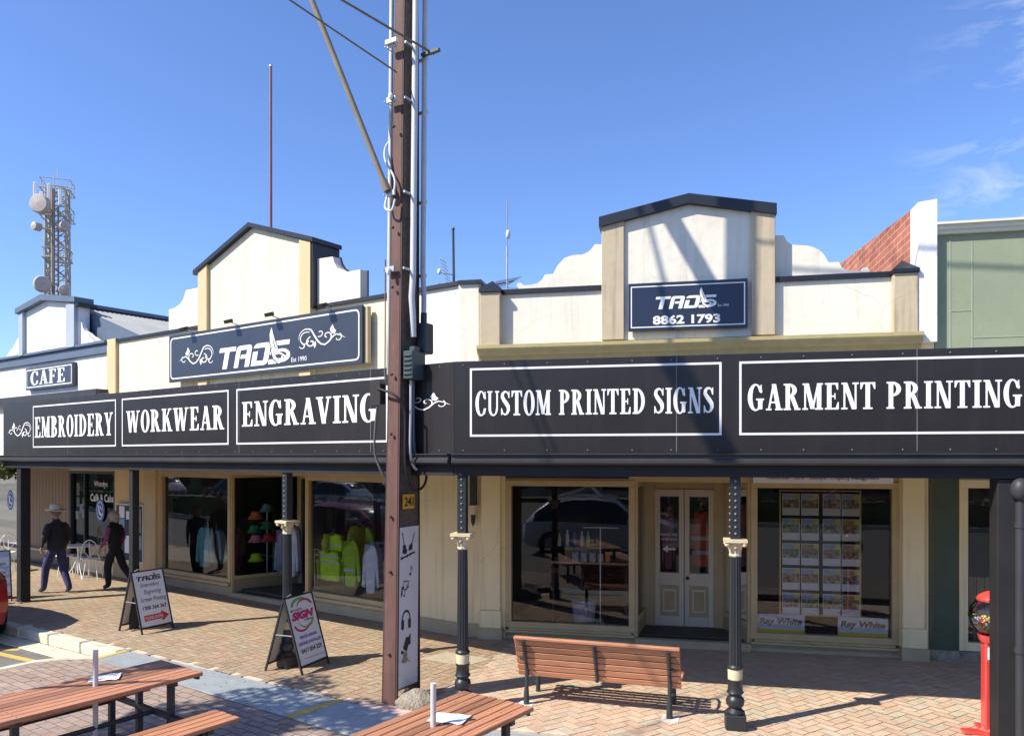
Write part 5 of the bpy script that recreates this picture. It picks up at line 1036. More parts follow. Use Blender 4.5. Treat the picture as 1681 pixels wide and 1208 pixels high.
mb = MB(); mb.box(.69, .86, -.10, .10, 0, .006); mb.box(-.86, -.70, -.09, .1, 0, .004); mb.build('base_pad', mat('pad_white', (.7, .68, .64), .8), PB)

# sandwich boards
def aframe(name, label, foot, ang, wd, dep, h, deco, m='paper'):
    e = thing(name, label, 'sandwich board', (foot[0], foot[1], 0), R(ang), 'sandwich boards on the footpath'); k = dep/2/h
    def tr(mb, s=1): mb.v = [(x, (z*k+y) if s > 0 else (dep-z*k-y), z) for x, y, z in mb.v]; return mb
    for s, nm in ((1, 'front_panel'), (-1, 'back_panel')):
        mb = MB(); mb.box(.02, wd-.02, -.004, .004, .10, h-.015); tr(mb, s).build(nm, m if s > 0 else mat('board_back', (.40, .37, .31), .8, .06, 2), e)
        mb = MB(); mb.box(0, .022, -.012, .012, 0, h); mb.box(wd-.022, wd, -.012, .012, 0, h); mb.box(.022, wd-.022, -.010, .010, .075, .10); mb.box(.022, wd-.022, -.010, .010, h-.015, h); tr(mb, s).build('frame', 'letterblk', e)
    mb = MB(); mb.tube([(.011, .5*h*k, .5*h), (.011, dep-.5*h*k, .5*h)], .007, 6); mb.tube([(wd-.011, .5*h*k, .5*h), (wd-.011, dep-.5*h*k, .5*h)], .007, 6); mb.build('brace', 'steel', e)
    mb = MB()
    for q in (.12, wd-.12): mb.tube([(q-.05, h*k, h+.005), (q, h*k-.02, h+.03), (q+.05, h*k, h+.005)], .006, 6)
    mb.build('handle', 'steel', e)
    def art(vf, x0, x1, z0, z1, mm_, nm='lettering', sh=0, off=-.0075):
        mb = MB(); v, f = fit(vf, x0*wd, x1*wd, z0*h, z1*h)
        if sh: v = [(a+sh*(b-z0*h), b) for a, b in v]
        put(mb, (v, f), off); tr(mb).build(nm, mm_, e)
    deco(art); return e
ink = mat('ink_navy', (.06, .06, .20), .6); inkb = mat('ink_blue', (.05, .07, .42), .6); pink = mat('ink_pink', (.62, .03, .16), .6); grn = mat('ink_green', (.13, .45, .05), .6); redp = mat('ink_red', (.62, .04, .04), .6)
def deco1(art):
    art(LOGO, .13, .88, .835, .955, 'letterblk')
    art(bfont('Embroidery', .0, .35), .22, .80, .715, .80, ink); art(bfont('Engraving', .0, .35), .28, .82, .60, .69, ink); art(bfont('Screen Printing', .0, .35), .14, .94, .475, .57, ink)
    art(bfont('1300 364 367', .02), .17, .90, .37, .43, 'letterblk')
    art(shape(lambda X, Y: pg(X, Y, [(0, .25), (0, .75), (.7, .75), (.7, 1), (1, .5), (.7, 0), (.7, .25)]), -.05, 1.05, -.05, 1.05, .03), .16, .92, .16, .32, redp, 'arrow')
    mbt = bfont('PLEASE ENTER', .01); V, F = mbt
    art(mbt, .19, .74, .215, .265, 'letter', off=-.0105)
aframe('sandwich_board', 'white sandwich board with black logo, script words and a red arrow', G(232, 1042), 61, .56, .56, .93, deco1)
def deco2(art):
    art(shape(lambda X, Y: inter(sub(el(X, Y, .5, .0, .5, .5), el(X, Y, .56, -.06, .46, .44)), -Y+.02), -.05, 1.1, -.05, .6, .02), .16, .80, .86, .965, grn, 'logo_arc')
    art(shape(lambda X, Y: inter(sub(el(X, Y, .5, .0, .5, .5), el(X, Y, .46, -.1, .44, .46)), -Y+.02), -.05, 1.1, -.05, .6, .02), .36, .90, .85, .94, pink, 'logo_arc')
    art(shape(lambda X, Y: inter(sub(el(X, Y, .5, .0, .5, .5), el(X, Y, .54, .1, .46, .46)), Y-.02), -.05, 1.1, -.6, .1, .02), .12, .66, .52, .62, pink, 'logo_arc')
    art(shape(lambda X, Y: inter(sub(el(X, Y, .5, .0, .5, .5), el(X, Y, .46, .06, .44, .46)), Y-.02), -.05, 1.1, -.6, .1, .02), .30, .82, .56, .66, grn, 'logo_arc')
    art(bfont('MID NORTH', .01), .12, .50, .80, .83, 'letterblk'); art(bfont('SIGN', .07, .3), .10, .90, .68, .79, pink); art(bfont('COMPANY', .01), .50, .86, .645, .67, 'letterblk')
    art(bfont('PRINTED SIGNAGE', .02, .2), .22, .82, .435, .475, inkb); art(bfont('DESIGNED & INSTALLED', .02, .2), .12, .92, .355, .395, inkb)
    art(bfont('0417 854 329', .02), .16, .88, .25, .31, 'letterblk'); art(bfont('midnorthsignco@mail.com.au', 0), .20, .90, .165, .19, mat('ink_grey', (.3, .3, .3), .6))
aframe('sandwich_board', 'white sandwich board with pink and green circular logo beside the utility pole', G(495, 1108), 69, .58, .56, .93, deco2)
def deco3(art):
    for i in range(4): art(shape(lambda X, Y: bx(X, Y, 0, 0, 1, .1), -.02, 1.02, -.02, .12, .05), .14, .86, .2+i*.17, .25+i*.17, 'ink_stub' if False else mat('ink_dull', (.45, .42, .42), .6), 'printed_stripe')
aframe('sandwich_board', 'pale sandwich board cut off by the left edge behind the red car', (-9.82, 13.84), 40, .56, .56, .93, deco3)

# gumball machine
GM = thing('gumball_machine', 'red gumball vending machine with round glass globe half hidden by the square post', 'vending machine', (4.66, 7.36, 0), R(-12))
mb = MB(); mb.slab([(-.25, -.06), (-.06, -.06), (-.06, -.25), (.06, -.25), (.06, -.06), (.25, -.06), (.25, .06), (.06, .06), (.06, .25), (-.06, .25), (-.06, .06), (-.25, .06)], 0, .035); mb.lathe([(.12, .035), (.05, .12)], 4); mb.build('cast_foot', 'red', GM, bevel=.01)
mb = MB(); mb.box(-.065, .065, -.06, .06, .05, .93); col = mb.build('column', 'red', GM, bevel=.012)
mb = MB(); mb.box(-.03, .03, -.063, -.059, .38, .72); mb.build('chute_slot', 'letterblk', col); mb = MB(); mb.box(-.045, -.02, -.064, -.060, .74, .86); mb.box(.0, .03, -.064, -.060, .70, .73); mb.build('sticker', 'letter', col)
mb = MB(); mb.lathe([(.085, .90), (.10, .93), (.11, .97)], 20); mb.build('collar', 'red', GM, smooth=True)
gg = glass('globe_glass', 1.5, (.96, .96, .96)); mb = MB(); mb.ball((0, 0, 1.155), .19, 28, 18); mb.build('glass_globe', gg, GM, smooth=True)
mb = MB(); mb.lathe([(.115, 1.30), (.12, 1.325), (.10, 1.355), (.05, 1.385), (.004, 1.40)], 20); mb.build('cap', 'red', GM, smooth=True)
gb = mat('gumballs', (.5, .5, .5), .35); t = gb.node_tree; g = t.nodes.new('ShaderNodeNewGeometry'); cr = t.nodes.new('ShaderNodeValToRGB'); cr.color_ramp.interpolation = 'CONSTANT'
for i, c in enumerate([(.6, .05, .04), (.65, .5, .05), (.05, .2, .5), (.7, .7, .7), (.1, .4, .1), (.6, .2, .4)]):
    x_ = cr.color_ramp.elements[i] if i < 2 else cr.color_ramp.elements.new(i/6); x_.position = i/6; x_.color = (*c, 1)
t.links.new(g.outputs['Random Per Island'], cr.inputs[0]); t.links.new(cr.outputs[0], t.nodes['Principled BSDF'].inputs['Base Color'])
mb = MB()
for _ in range(170):
    while True:
        p = Vector((random.uniform(-1, 1), random.uniform(-1, 1), random.uniform(-1, -.18)))
        if p.length < .9: break
    mb.ball((p.x*.18, p.y*.18, 1.155+p.z*.18), .018, 7, 5)
o = mb.build('gumballs', gb, GM, smooth=True); o['kind'] = 'stuff'

# cafe table and chairs
wm = mat('white_wire', (.80, .80, .78), .5, .05)
CT = thing('cafe_table', 'round white cafe table in front of the cafe window', 'table', (*G(128, 948), 0))
mb = MB(); mb.lathe([(.30, .70), (.31, .715), (.30, .73)], 28); mb.build('table_top', wm, CT, smooth=True); mb = MB(); mb.tube([(0, 0, .10), (0, 0, .70)], .02, 8)
for k in range(4): a = R(45+90*k); mb.tube([(0, 0, .5), (.10*math.cos(a), .10*math.sin(a), .25), (.28*math.cos(a), .28*math.sin(a), 0)], .012, 6)
mb.build('pedestal', wm, CT, smooth=True)
def cafe_chair(label, x, y, rz):
    e = thing('cafe_chair', label, 'chair', (x, y, 0), rz, 'white wire cafe chairs'); 
    mb = MB(); mb.lathe([(.19, .445), (.20, .455), (.19, .465), (.05, .47)], 20); mb.build('seat', wm, e, smooth=True)
    for a in (45, 135, 225, 315):
        c_, s_ = math.cos(R(a)), math.sin(R(a)); mb = MB(); mb.tube([(.14*c_, .14*s_, .45), (.22*c_, .22*s_, 0)], .011, 6); mb.build('leg', wm, e, smooth=True)
    mb = MB(); P_ = [(.19*math.cos(t), -.15-.05*math.sin(t)*.6, .45+.43*math.sin(t)**.8) for t in [math.pi*i/12 for i in range(13)]]; mb.tube(P_, .011, 6)
    for s_ in (-1, 1): mb.tube([(0, -.19, .50), (s_*.10, -.19, .62), (s_*.09, -.19, .74), (s_*.02, -.19, .76), (0, -.19, .68)], .008, 6)
    mb.tube([(0, -.15, .46), (0, -.19, .84)], .008, 6); mb.build('backrest', wm, e, smooth=True); return e
x, y = G(152, 950); cafe_chair('white wire chair on the right of the cafe table', x, y, R(8)); x, y = G(107, 944); cafe_chair('white wire chair behind the man, left of the cafe table', x, y, R(-60))
x, y = G(10, 938); cafe_chair('white wire chair at the left edge beyond the end post', x, y, R(200))

# ============================================================ PEOPLE
def skinmesh(name, joints, edges, mats, pick, parent=None, sub_=2):
    me = bpy.data.meshes.new(name); me.from_pydata([j[0] for j in joints], edges, []); o = bpy.data.objects.new(name, me); C.objects.link(o)
    sk = o.modifiers.new('skin', 'SKIN'); sk.use_smooth_shade = True; sk.branch_smoothing = .6
    if not me.skin_vertices: 
        bpy.context.view_layer.objects.active = o
    for i, j in enumerate(joints):
        sv_ = me.skin_vertices[0].data[i]; r = j[1]; sv_.radius = r if isinstance(r, tuple) else (r, r); sv_.use_root = (i == 0)
    ss = o.modifiers.new('sub', 'SUBSURF'); ss.levels = sub_; ss.render_levels = sub_
    dgp = bpy.context.evaluated_depsgraph_get(); m2 = bpy.data.meshes.new_from_object(o.evaluated_get(dgp)); bpy.data.objects.remove(o); m2.name = name
    m2.materials.clear()
    for m in mats: m2.materials.append(M[m] if isinstance(m, str) else m)
    for p in m2.polygons: p.material_index = pick(p.center); p.use_smooth = True
    o2 = bpy.data.objects.new(name, m2); C.objects.link(o2)
    if parent: o2.parent = parent
    return o2
def person(label, loc, rz, J, mats, trouser_top, shirt, hair):
    e = thing('person', label, 'person', loc, rz)
    # J: dict of joint -> position
    keys = ['pelvis', 'waist', 'chest', 'neckb', 'neck', 'head', 'crown', 'shl', 'ell', 'wrl', 'pal', 'shr', 'elr', 'wrr', 'par', 'hil', 'knl', 'cal', 'anl', 'tol', 'hir', 'knr', 'car', 'anr', 'tor', 'nose']
    rad = dict(pelvis=(.165, .12), waist=(.15, .11), chest=(.155, .115), neckb=(.075, .07), neck=(.052, .055), head=(.078, .092), crown=(.06, .075), shl=.062, ell=.042, wrl=(.030, .025), pal=(.036, .017), shr=.062, elr=.042, wrr=(.03, .025), par=(.036, .017), hil=.105, knl=.078, cal=.072, anl=.058, tol=(.038, .028), hir=.105, knr=.078, car=.072, anr=.058, tor=(.038, .028), nose=.016)
    ix = {k: i for i, k in enumerate(keys)}
    ed = [('pelvis', 'waist'), ('waist', 'chest'), ('chest', 'neckb'), ('neckb', 'neck'), ('neck', 'head'), ('head', 'crown'), ('head', 'nose'), ('chest', 'shl'), ('shl', 'ell'), ('ell', 'wrl'), ('wrl', 'pal'), ('chest', 'shr'), ('shr', 'elr'), ('elr', 'wrr'), ('wrr', 'par'),
          ('pelvis', 'hil'), ('hil', 'knl'), ('knl', 'cal'), ('cal', 'anl'), ('anl', 'tol'), ('pelvis', 'hir'), ('hir', 'knr'), ('knr', 'car'), ('car', 'anr'), ('anr', 'tor')]
    def mid(a, b, t): return tuple(a[i]+(b[i]-a[i])*t for i in range(3))
    for s in 'lr':
        J['ca'+s] = mid(J['kn'+s], J['an'+s], .3)
    js = [(J[k], rad[k]) for k in keys]; E_ = [(ix[a], ix[b]) for a, b in ed]
    # fingers
    for s in 'lr':
        w_, p = Vector(J['wr'+s]), Vector(J['pa'+s]); d = (p-w_).normalized(); fw = Vector((0, 1, 0)); sd = (fw-d*fw.dot(d)).normalized(); nn_ = d.cross(sd)*(1 if s == 'l' else -1)
        for q, ln in ((-.027, .055), (-.009, .068), (.009, .072), (.026, .064)):
            b = p+sd*q+d*.012; m1_ = b+d*ln*.55+nn_*.006; m2_ = b+d*ln*.95+nn_*.022; k = len(js); js += [(tuple(b), .0095), (tuple(m1_), .009), (tuple(m2_), .007)]; E_ += [(ix['pa'+s], k), (k, k+1), (k+1, k+2)]
        b = w_+d*.03+sd*.028; k = len(js); js += [(tuple(b), .011), (tuple(b+d*.03+sd*.02), .010), (tuple(b+d*.055+sd*.022+nn_*.01), .008)]; E_ += [(ix['wr'+s], k), (k, k+1), (k+1, k+2)]
    def pick(c):
        if c.z < .085: return 3
        if c.z > J['neckb'][2]+.035: return 0
        for s in 'lr':
            p = Vector(J['wr'+s])
            if (c-p).length < .17 and c.z < p.z+.0: return 0
        if c.z < trouser_top and abs(c.x) < .36:
            for s in 'lr':
                a, b = Vector(J['el'+s]), Vector(J['wr'+s]); t = max(0, min(1, (c-a).dot(b-a)/(b-a).length_squared))
                if (c-a-(b-a)*t).length < .062: return 4
            return 2
        for s in 'lr':
            a, b = Vector(J['sh'+s]), Vector(J['el'+s]); t = max(0, min(1, (c-a).dot(b-a)/(b-a).length_squared))
            if t > .08 and (c-a-(b-a)*t).length < .085 and abs(c.x) > .17: return 4
            a, b = b, Vector(J['wr'+s]); t = max(0, min(1, (c-a).dot(b-a)/(b-a).length_squared))
            if t > 0 and (c-a-(b-a)*t).length < .07: return 4
        return 1
    skinmesh('body', js, E_, mats, pick, e)
    return e
J1 = dict(pelvis=(0, 0, .93), waist=(0, .0, 1.06), chest=(0, .0, 1.30), neckb=(0, .0, 1.45), neck=(0, .015, 1.50), head=(0, .03, 1.60), crown=(0, .02, 1.68), nose=(0, .13, 1.59),
          shl=(-.165, 0, 1.38), ell=(-.24, -.03, 1.13), wrl=(-.24, .08, .92), pal=(-.235, .10, .85), shr=(.165, 0, 1.38), elr=(.24, -.04, 1.13), wrr=(.235, .06, .92), par=(.23, .08, .85),
          hil=(-.09, 0, .86), knl=(-.11, .17, .49), anl=(-.12, .22, .08), tol=(-.13, .36, .035), hir=(.09, 0, .86), knr=(.10, -.06, .48), anr=(.11, -.26, .10), tor=(.12, -.13, .035))
jk = mat('jacket_black', (.022, .024, .030), .85, .25, 8, 1.5, 7); jeans = mat('trousers_navy', (.045, .045, .13), .85, .25, 9, 1.5, 8); slv = mat('sleeve_grey', (.17, .18, .22), .85, .1, 9); shoe = mat('shoe_dark', (.05, .05, .055), .6)
x, y = G(92, 973); P1 = person('man in a pale wide brimmed hat, dark jacket and blue trousers walking past the cafe', (x, y, 0), R(62), J1, ['person_skin', jk, jeans, shoe, jk], .95, None, None)
jj = [((0, 0, .80), (.205, .15)), ((0, 0, .98), (.20, .15)), ((0, 0, 1.18), (.19, .145)), ((0, -.005, 1.36), (.13, .10)), ((-.165, 0, 1.36), .080), ((-.235, -.02, 1.15), .066), ((-.24, .03, 1.0), .055), ((.165, 0, 1.36), .080), ((.235, -.025, 1.15), .066), ((.235, .02, 1.0), .055)]
skinmesh('jacket', jj, [(0, 1), (1, 2), (2, 3), (3, 4), (4, 5), (5, 6), (3, 7), (7, 8), (8, 9)], [jk], lambda c: 0, P1)
hatm = mat('hat_felt', (.72, .67, .57), .9, .1, 6)
mb = MB(); mb.lathe([(.19, 1.635), (.20, 1.64), (.17, 1.625), (.115, 1.63), (.112, 1.66), (.105, 1.72), (.085, 1.765), (.03, 1.775), (.004, 1.76)], 24, c=(0, .02, 0)); mb.v = [(a, b, c+.035*min(1, (a/.2)**2)*(1 if c < 1.65 else 0)) for a, b, c in mb.v]; h = mb.build('hat', hatm, P1, smooth=True); mb = MB(); mb.lathe([(.116, 1.632), (.114, 1.662)], 20, c=(0, .02, 0)); mb.build('hat_band', 'shirt' if False else mat('hat_band', (.15, .12, .09), .8), h, smooth=True)
mb = MB(); mb.ball((0, -.0, 1.60), .092, 14, 10, (.95, 1.0, .9)); mb.build('hair', mat('hair_grey', (.20, .17, .14), .9, .2, 30), P1, smooth=True)
J2 = dict(pelvis=(0, 0, .86), waist=(0, .0, .99), chest=(0, .015, 1.20), neckb=(0, .02, 1.34), neck=(0, .035, 1.39), head=(0, .05, 1.485), crown=(0, .04, 1.56), nose=(0, .15, 1.475),
          shl=(-.16, 0.01, 1.29), ell=(-.20, .02, 1.04), wrl=(-.19, .17, .86), pal=(-.185, .20, .79), shr=(.16, 0.01, 1.29), elr=(.20, -.06, 1.04), wrr=(.19, .04, .83), par=(.185, .06, .76),
          hil=(-.08, 0, .80), knl=(-.09, .10, .45), anl=(-.09, .07, .08), tol=(-.09, .20, .035), hir=(.08, 0, .80), knr=(.09, -.12, .46), anr=(.09, -.38, .15), tor=(.09, -.32, .045))
mag = mat('sleeve_magenta', (.26, .05, .17), .85, .1, 9); vest = mat('vest_black', (.012, .012, .015), .9, .1, 9)
x, y = G(188, 966); P2 = person('person in a black vest with magenta sleeves and black trousers walking left', (x, y, 0), R(78), J2, ['person_skin', vest, vest, shoe, mag], .88, None, None)
skinmesh('vest', [((0, 0, .86), (.165, .13)), ((0, 0, 1.0), (.155, .125)), ((0, .01, 1.18), (.18, .135)), ((0, .015, 1.30), (.12, .09))], [(0, 1), (1, 2), (2, 3)], [vest], lambda c: 0, P2)
mb = MB(); mb.ball((0, .02, 1.50), .108, 16, 12, (.95, 1.0, .98)); mb.ball((0, -.03, 1.43), .08, 12, 8, (1, .7, 1)); mb.build('hair', mat('hair_blonde', (.42, .36, .27), .9, .25, 30), P2, smooth=True)
for P_, J_ in ((P1, J1), (P2, J2)):
    hx, hy, hz = J_['head']; mb = MB()
    for s in (-1, 1): mb.ball((s*.030, hy+.088, hz+.01), .010, 8, 6)
    mb.build('eyes', 'letterblk', P_, smooth=True); mb = MB()
    for s in (-1, 1): mb.ball((s*.088, hy, hz-.01), .024, 8, 6, (.5, .8, 1.3))
    mb.build('ears', 'person_skin', P_, smooth=True); mb = MB(); mb.ball((0, hy+.088, hz-.055), .020, 8, 5, (1.2, .5, .35)); mb.build('mouth', mat('lip', (.35, .12, .10), .6), P_, smooth=True)

# ============================================================ SHOP DISPLAYS
def garment(pl, px0, px1, py0, py1, dep, m, label, name='shirt', cat='shirt', bands=(), sleeves=True, th=.10, parent_sign=None):
    a, b = pl.u(px0, -dep), pl.u(px1, -dep); z1, z0 = pl.z((px0+px1)/2, py0, -dep), pl.z((px0+px1)/2, py1, -dep); w_ = b-a; h_ = z1-z0
    cx, cz = (a+b)/2, z0; wx, wy = pl.world(cx, -dep); e = thing(name, label, cat, (wx, wy, cz), pl.a)
    if sleeves: P_ = [(-.5, .12), (-.34, .08), (-.28, .55), (-.25, .0), (.0, -.02), (.25, .01), (.28, .55), (.36, .10), (.5, .14), (.40, .75), (.30, .93), (.12, 1.0), (.0, .95), (-.12, 1.0), (-.30, .93), (-.40, .75)]
    else: P_ = [(-.42, .02), (.0, -.01), (.42, .0), (.45, .6), (.36, .75), (.40, .94), (.16, 1.0), (0, .9), (-.16, 1.0), (-.40, .94), (-.36, .75), (-.45, .6)]
    mb = MB(); mb.prism([(x_*w_, z_*h_) for x_, z_ in P_], -th/2, th/2); mb.build('cloth', m, e, bevel=.02)
    mb = MB()
    for q in bands: mb.box(-.44*w_ if not sleeves else -.26*w_, .44*w_ if not sleeves else .26*w_, -th/2-.004, -th/2-.001, (q-.035)*h_, (q+.035)*h_)
    if bands: mb.build('reflective_band', mat('reflective_band', (.50, .52, .55), .4), e)
    mb = MB(); mb.tube([(-.28*w_, 0, .93*h_), (0, 0, 1.03*h_), (.28*w_, 0, .93*h_)], .008, 6); mb.tube([(0, 0, 1.03*h_), (0, 0, 1.03*h_+.06), (.03, 0, 1.03*h_+.08)], .005, 6); mb.build('hanger', 'steel', e)
    return e
def fab(n_, c): return mat(n_, c, .9, .18, 7, .8, 9)
lime, teal, pale, wht, orng = fab('cloth_lime', (.52, .80, .03)), fab('cloth_teal', (.16, .42, .42)), fab('cloth_pale', (.36, .48, .50)), fab('cloth_white', (.72, .72, .80)), fab('cloth_orange', (.62, .10, .05))
garment(FL, 519, 562, 903, 952, .28, lime, 'bright yellow safety vest hanging lowest in the shop window', 'safety_vest', 'vest', (.62, .82), False)
garment(FL, 528, 566, 876, 905, .42, lime, 'yellow vest on a stand just above the lowest safety vest', 'safety_vest', 'vest', (.4,), False)
garment(FL, 560, 594, 885, 962, .36, fab('cloth_lime_dull', (.36, .55, .04)), 'yellow safety jacket with long sleeves beside the safety vests', 'safety_jacket', 'jacket', (.35,))
garment(FL, 568, 618, 862, 912, .95, fab('cloth_lime_far', (.38, .48, .04)), 'dull yellow jacket hanging farthest back in the shop window', 'safety_jacket', 'jacket')
garment(FL, 597, 626, 892, 972, .32, wht, 'white shirt at the right of the safety clothing', th=.14)
garment(FL, 323, 352, 864, 930, .32, teal, 'teal long sleeved shirt in the window by the entrance'); garment(FL, 341, 368, 868, 925, .5, pale, 'pale green shirt beside the teal shirt', th=.16)
garment(FL, 452, 474, 868, 944, 1.25, wht, 'left white shirt on the rack inside the shop entrance', th=.12); garment(FL, 468, 492, 864, 946, 1.2, wht, 'right white shirt on the rack inside the shop entrance', th=.12)
garment(FL, 384, 400, 870, 935, 1.5, fab('cloth_maroon', (.20, .03, .06)), 'dark maroon shirt on the left of the hat stand')
garment(FR, 1133, 1166, 836, 930, 1.2, orng, 'orange work shirt with pale bands behind the right door', 'work_shirt', 'shirt', (.25, .5), False, th=.08); garment(FR, 1086, 1108, 825, 932, 1.25, fab('cloth_pink', (.38, .17, .20)), 'pink cloth hanging behind the left door', 'shirt', 'shirt')
def rack(pl, px0, px1, py, dep, label):
    a, b = pl.u(px0, -dep), pl.u(px1, -dep); z = pl.z(px0, py, -dep); wx, wy = pl.world((a+b)/2, -dep); e = thing('clothes_rack', label, 'clothes rack', (wx, wy, .12), pl.a); w_ = (b-a)/2; z -= .12; mb = MB()
    mb.tube([(-w_, 0, 0), (-w_, 0, z), (w_, 0, z), (w_, 0, 0)], .011, 6); mb.build('rail', 'steel', e); mb = MB(); mb.tube([(-w_, -.2, .01), (-w_, .2, .01)], .011, 6); mb.tube([(w_, -.2, .01), (w_, .2, .01)], .011, 6); mb.build('foot', 'steel', e)
rack(FL, 516, 564, 901, .47, 'low steel rail holding the lowest safety vest'); rack(FL, 448, 495, 862, 1.28, 'steel rail holding the white shirts'); rack(FL, 603, 640, 890, .6, 'thin white rail at the right of the left shop window')
# hat stand
dep = 1.15; u = uL(438, -dep); wx, wy = FL.world(u, -dep); HS = thing('hat_stand', 'thin white stand holding coloured hats inside the shop entrance', 'stand', (wx, wy, .12), FL.a)
zt_ = FL.z(438, 836, -dep)-.12; mb = MB(); mb.tube([(0, 0, 0), (0, 0, zt_)], .012, 8); mb.build('pole', 'conduit', HS); mb = MB(); mb.lathe([(.18, 0), (.17, .02), (.02, .03)], 16); mb.build('base', 'conduit', HS)
mb = MB()
for k, z in enumerate((.35, .55, .8, 1.0)): mb.tube([(-.25, 0, zt_*z), (.2, 0, zt_*z)], .006, 6)
mb.build('arm', 'steel', HS)
for px, py, c, nm in ((420, 846, (.70, .16, .03), 'orange bucket hat at the top left of the hat stand'), (439, 834, (.16, .30, .28), 'grey green bucket hat on top of the hat stand'), (419, 868, (.03, .20, .06), 'dark green hat under the orange hat'), (440, 862, (.03, .20, .09), 'dark green hat in the middle of the hat stand'), (420, 884, (.55, .18, .22), 'pink hat on the left of the hat stand'), (441, 883, (.50, .05, .06), 'red hat low on the hat stand'), (420, 915, (.45, .72, .02), 'lime green bucket hat lowest on the hat stand')):
    u = uL(px, -dep+.05); z = FL.z(px, py, -dep+.05); wx, wy = FL.world(u, -dep+.05); mb = MB(); mb.lathe([(.165, -.07), (.17, -.062), (.115, .0), (.105, .07), (.07, .095), (.004, .10)], 18); o = mb.build('bucket_hat', fab('hat_'+nm.split()[0]+str(py), c), smooth=True); o.location = (wx, wy, z); tag(o, nm, 'hat', 'hats on the stand')
# table with tubs in the right shop window
dep = .75; a, b = uR(905, -dep), uR(1032, -dep); zt_ = FR.z(960, 921, -dep); DT = FR.empty('display_table', 'dark table inside the right shop window carrying tubs and bottles', 'table')
boxes('table_top', [(a, b, dep-.1, dep+.45, zt_-.03, zt_)], 'tand', DT); 
for x_ in (a+.04, b-.04): boxes('leg', [(x_-.02, x_+.02, dep-.08, dep+.4, .12, zt_-.03)], 'letterblk', DT)
def pot(px, dep, prof, m, name, label, cat, base=None, grp=None):
    u = uR(px, -dep); wx, wy = FR.world(u, -dep); mb = MB(); mb.lathe(prof, 16); o = mb.build(name, m, smooth=True); o.location = (wx, wy, zt_ if base is None else base); return tag(o, label, cat, grp)
for i, (px, m) in enumerate(((944, 'tub_a'), (958, 'tub_b'), (972, 'tub_c'))): pot(px, .72, [(.052, 0), (.056, .01), (.058, .13), (.062, .135), (.06, .15)], mat('tub_grey', (.42, .44, .48), .5, .3, 20), 'tub', ['left grey tub of three on the display table', 'middle grey tub of three on the display table', 'right grey tub of three on the display table'][i], 'tub', grp='grey tubs on the display table')
pot(985, .72, [(.045, 0), (.05, .12), (.03, .14)], mat('jar_cream', (.55, .52, .40), .5), 'jar', 'cream jar right of the grey tubs', 'jar'); pot(997, .74, [(.04, 0), (.045, .10), (.045, .14), (.02, .15)], mat('jar_orange', (.70, .20, .03), .5), 'jar', 'orange jar on the display table', 'jar')
boxes_sh = FR.empty('box_shelf', 'brown cardboard tray standing on the display table behind the tubs', 'box'); a2, b2 = uR(928, -1.0), uR(985, -1.0); boxes('tray', [(a2, b2, .92, 1.08, zt_, zt_+.20)], mat('cardboard', (.38, .24, .12), .8), boxes_sh)
for i, (px, c, h_) in enumerate(((918, (.45, .42, .35), .20), (931, (.5, .5, .52), .26), (943, (.12, .12, .32), .22), (955, (.5, .5, .55), .24), (965, (.22, .55, .16), .24))): pot(px, 1.0, [(.030, 0), (.032, .01), (.032, h_*.65), (.012, h_*.8), (.014, h_)], mat('bottle_c%d' % i, c, .35), 'bottle', ['beige bottle leftmost on the cardboard tray', 'tall white bottle second on the cardboard tray', 'dark blue bottle on the cardboard tray', 'white bottle beside the green bottle', 'green bottle on the cardboard tray'][i], 'bottle', base=zt_+.20, grp='bottles on the tray')
BN = thing('waste_bin', 'white ribbed bin under the display table', 'bin', (*FR.world(uR(958, -.62), -.62), .12), FR.a); mb = MB(); mb.lathe([(.15, 0), (.155, .01), (.19, .36), (.20, .37), (.20, .385)], 32, flute=1, fd=.05); mb.build('tub', mat('bin_white', (.45, .45, .50), .5), BN)
TS = thing('t_stand', 'thin pale T shaped display stand in the right shop window', 'stand', (*FR.world(uR(985, -.6), -.6), .12), FR.a); zz = FR.z(985, 866, -.6)-.12; mb = MB(); mb.tube([(0, 0, 0), (0, 0, zz)], .009, 8); mb.tube([(-.26, 0, zz), (.28, 0, zz)], .008, 8); mb.build('post', wm, TS); mb = MB(); mb.tube([(-.12, 0, .0), (0, 0, .06), (.12, 0, 0)], .008, 6); mb.build('foot', wm, TS)
CH = thing('wooden_chair', 'brown slatted chair inside the window behind the gumball machine', 'chair', (*FR.world(uR(1600, -.45), -.45), .0), FR.a+R(15)); cm = mat('chair_brown', (.15, .07, .035), .5, .15, 9); mb = MB(); mb.box(-.2, .2, -.2, .2, .42, .45); mb.build('seat', cm, CH); mb = MB()
for k in range(4): mb.box(-.2, .2, .18, .20, .52+k*.10, .58+k*.10)
mb.box(-.21, -.17, .17, .21, .45, .95); mb.box(.17, .21, .17, .21, .45, .95); mb.build('backrest', cm, CH)
for sx_ in (-.19, .19):
    for sy_ in (-.19, .19): mb = MB(); mb.box(sx_-.018, sx_+.018, sy_-.018, sy_+.018, .14, .42); mb.build('leg', cm, CH)

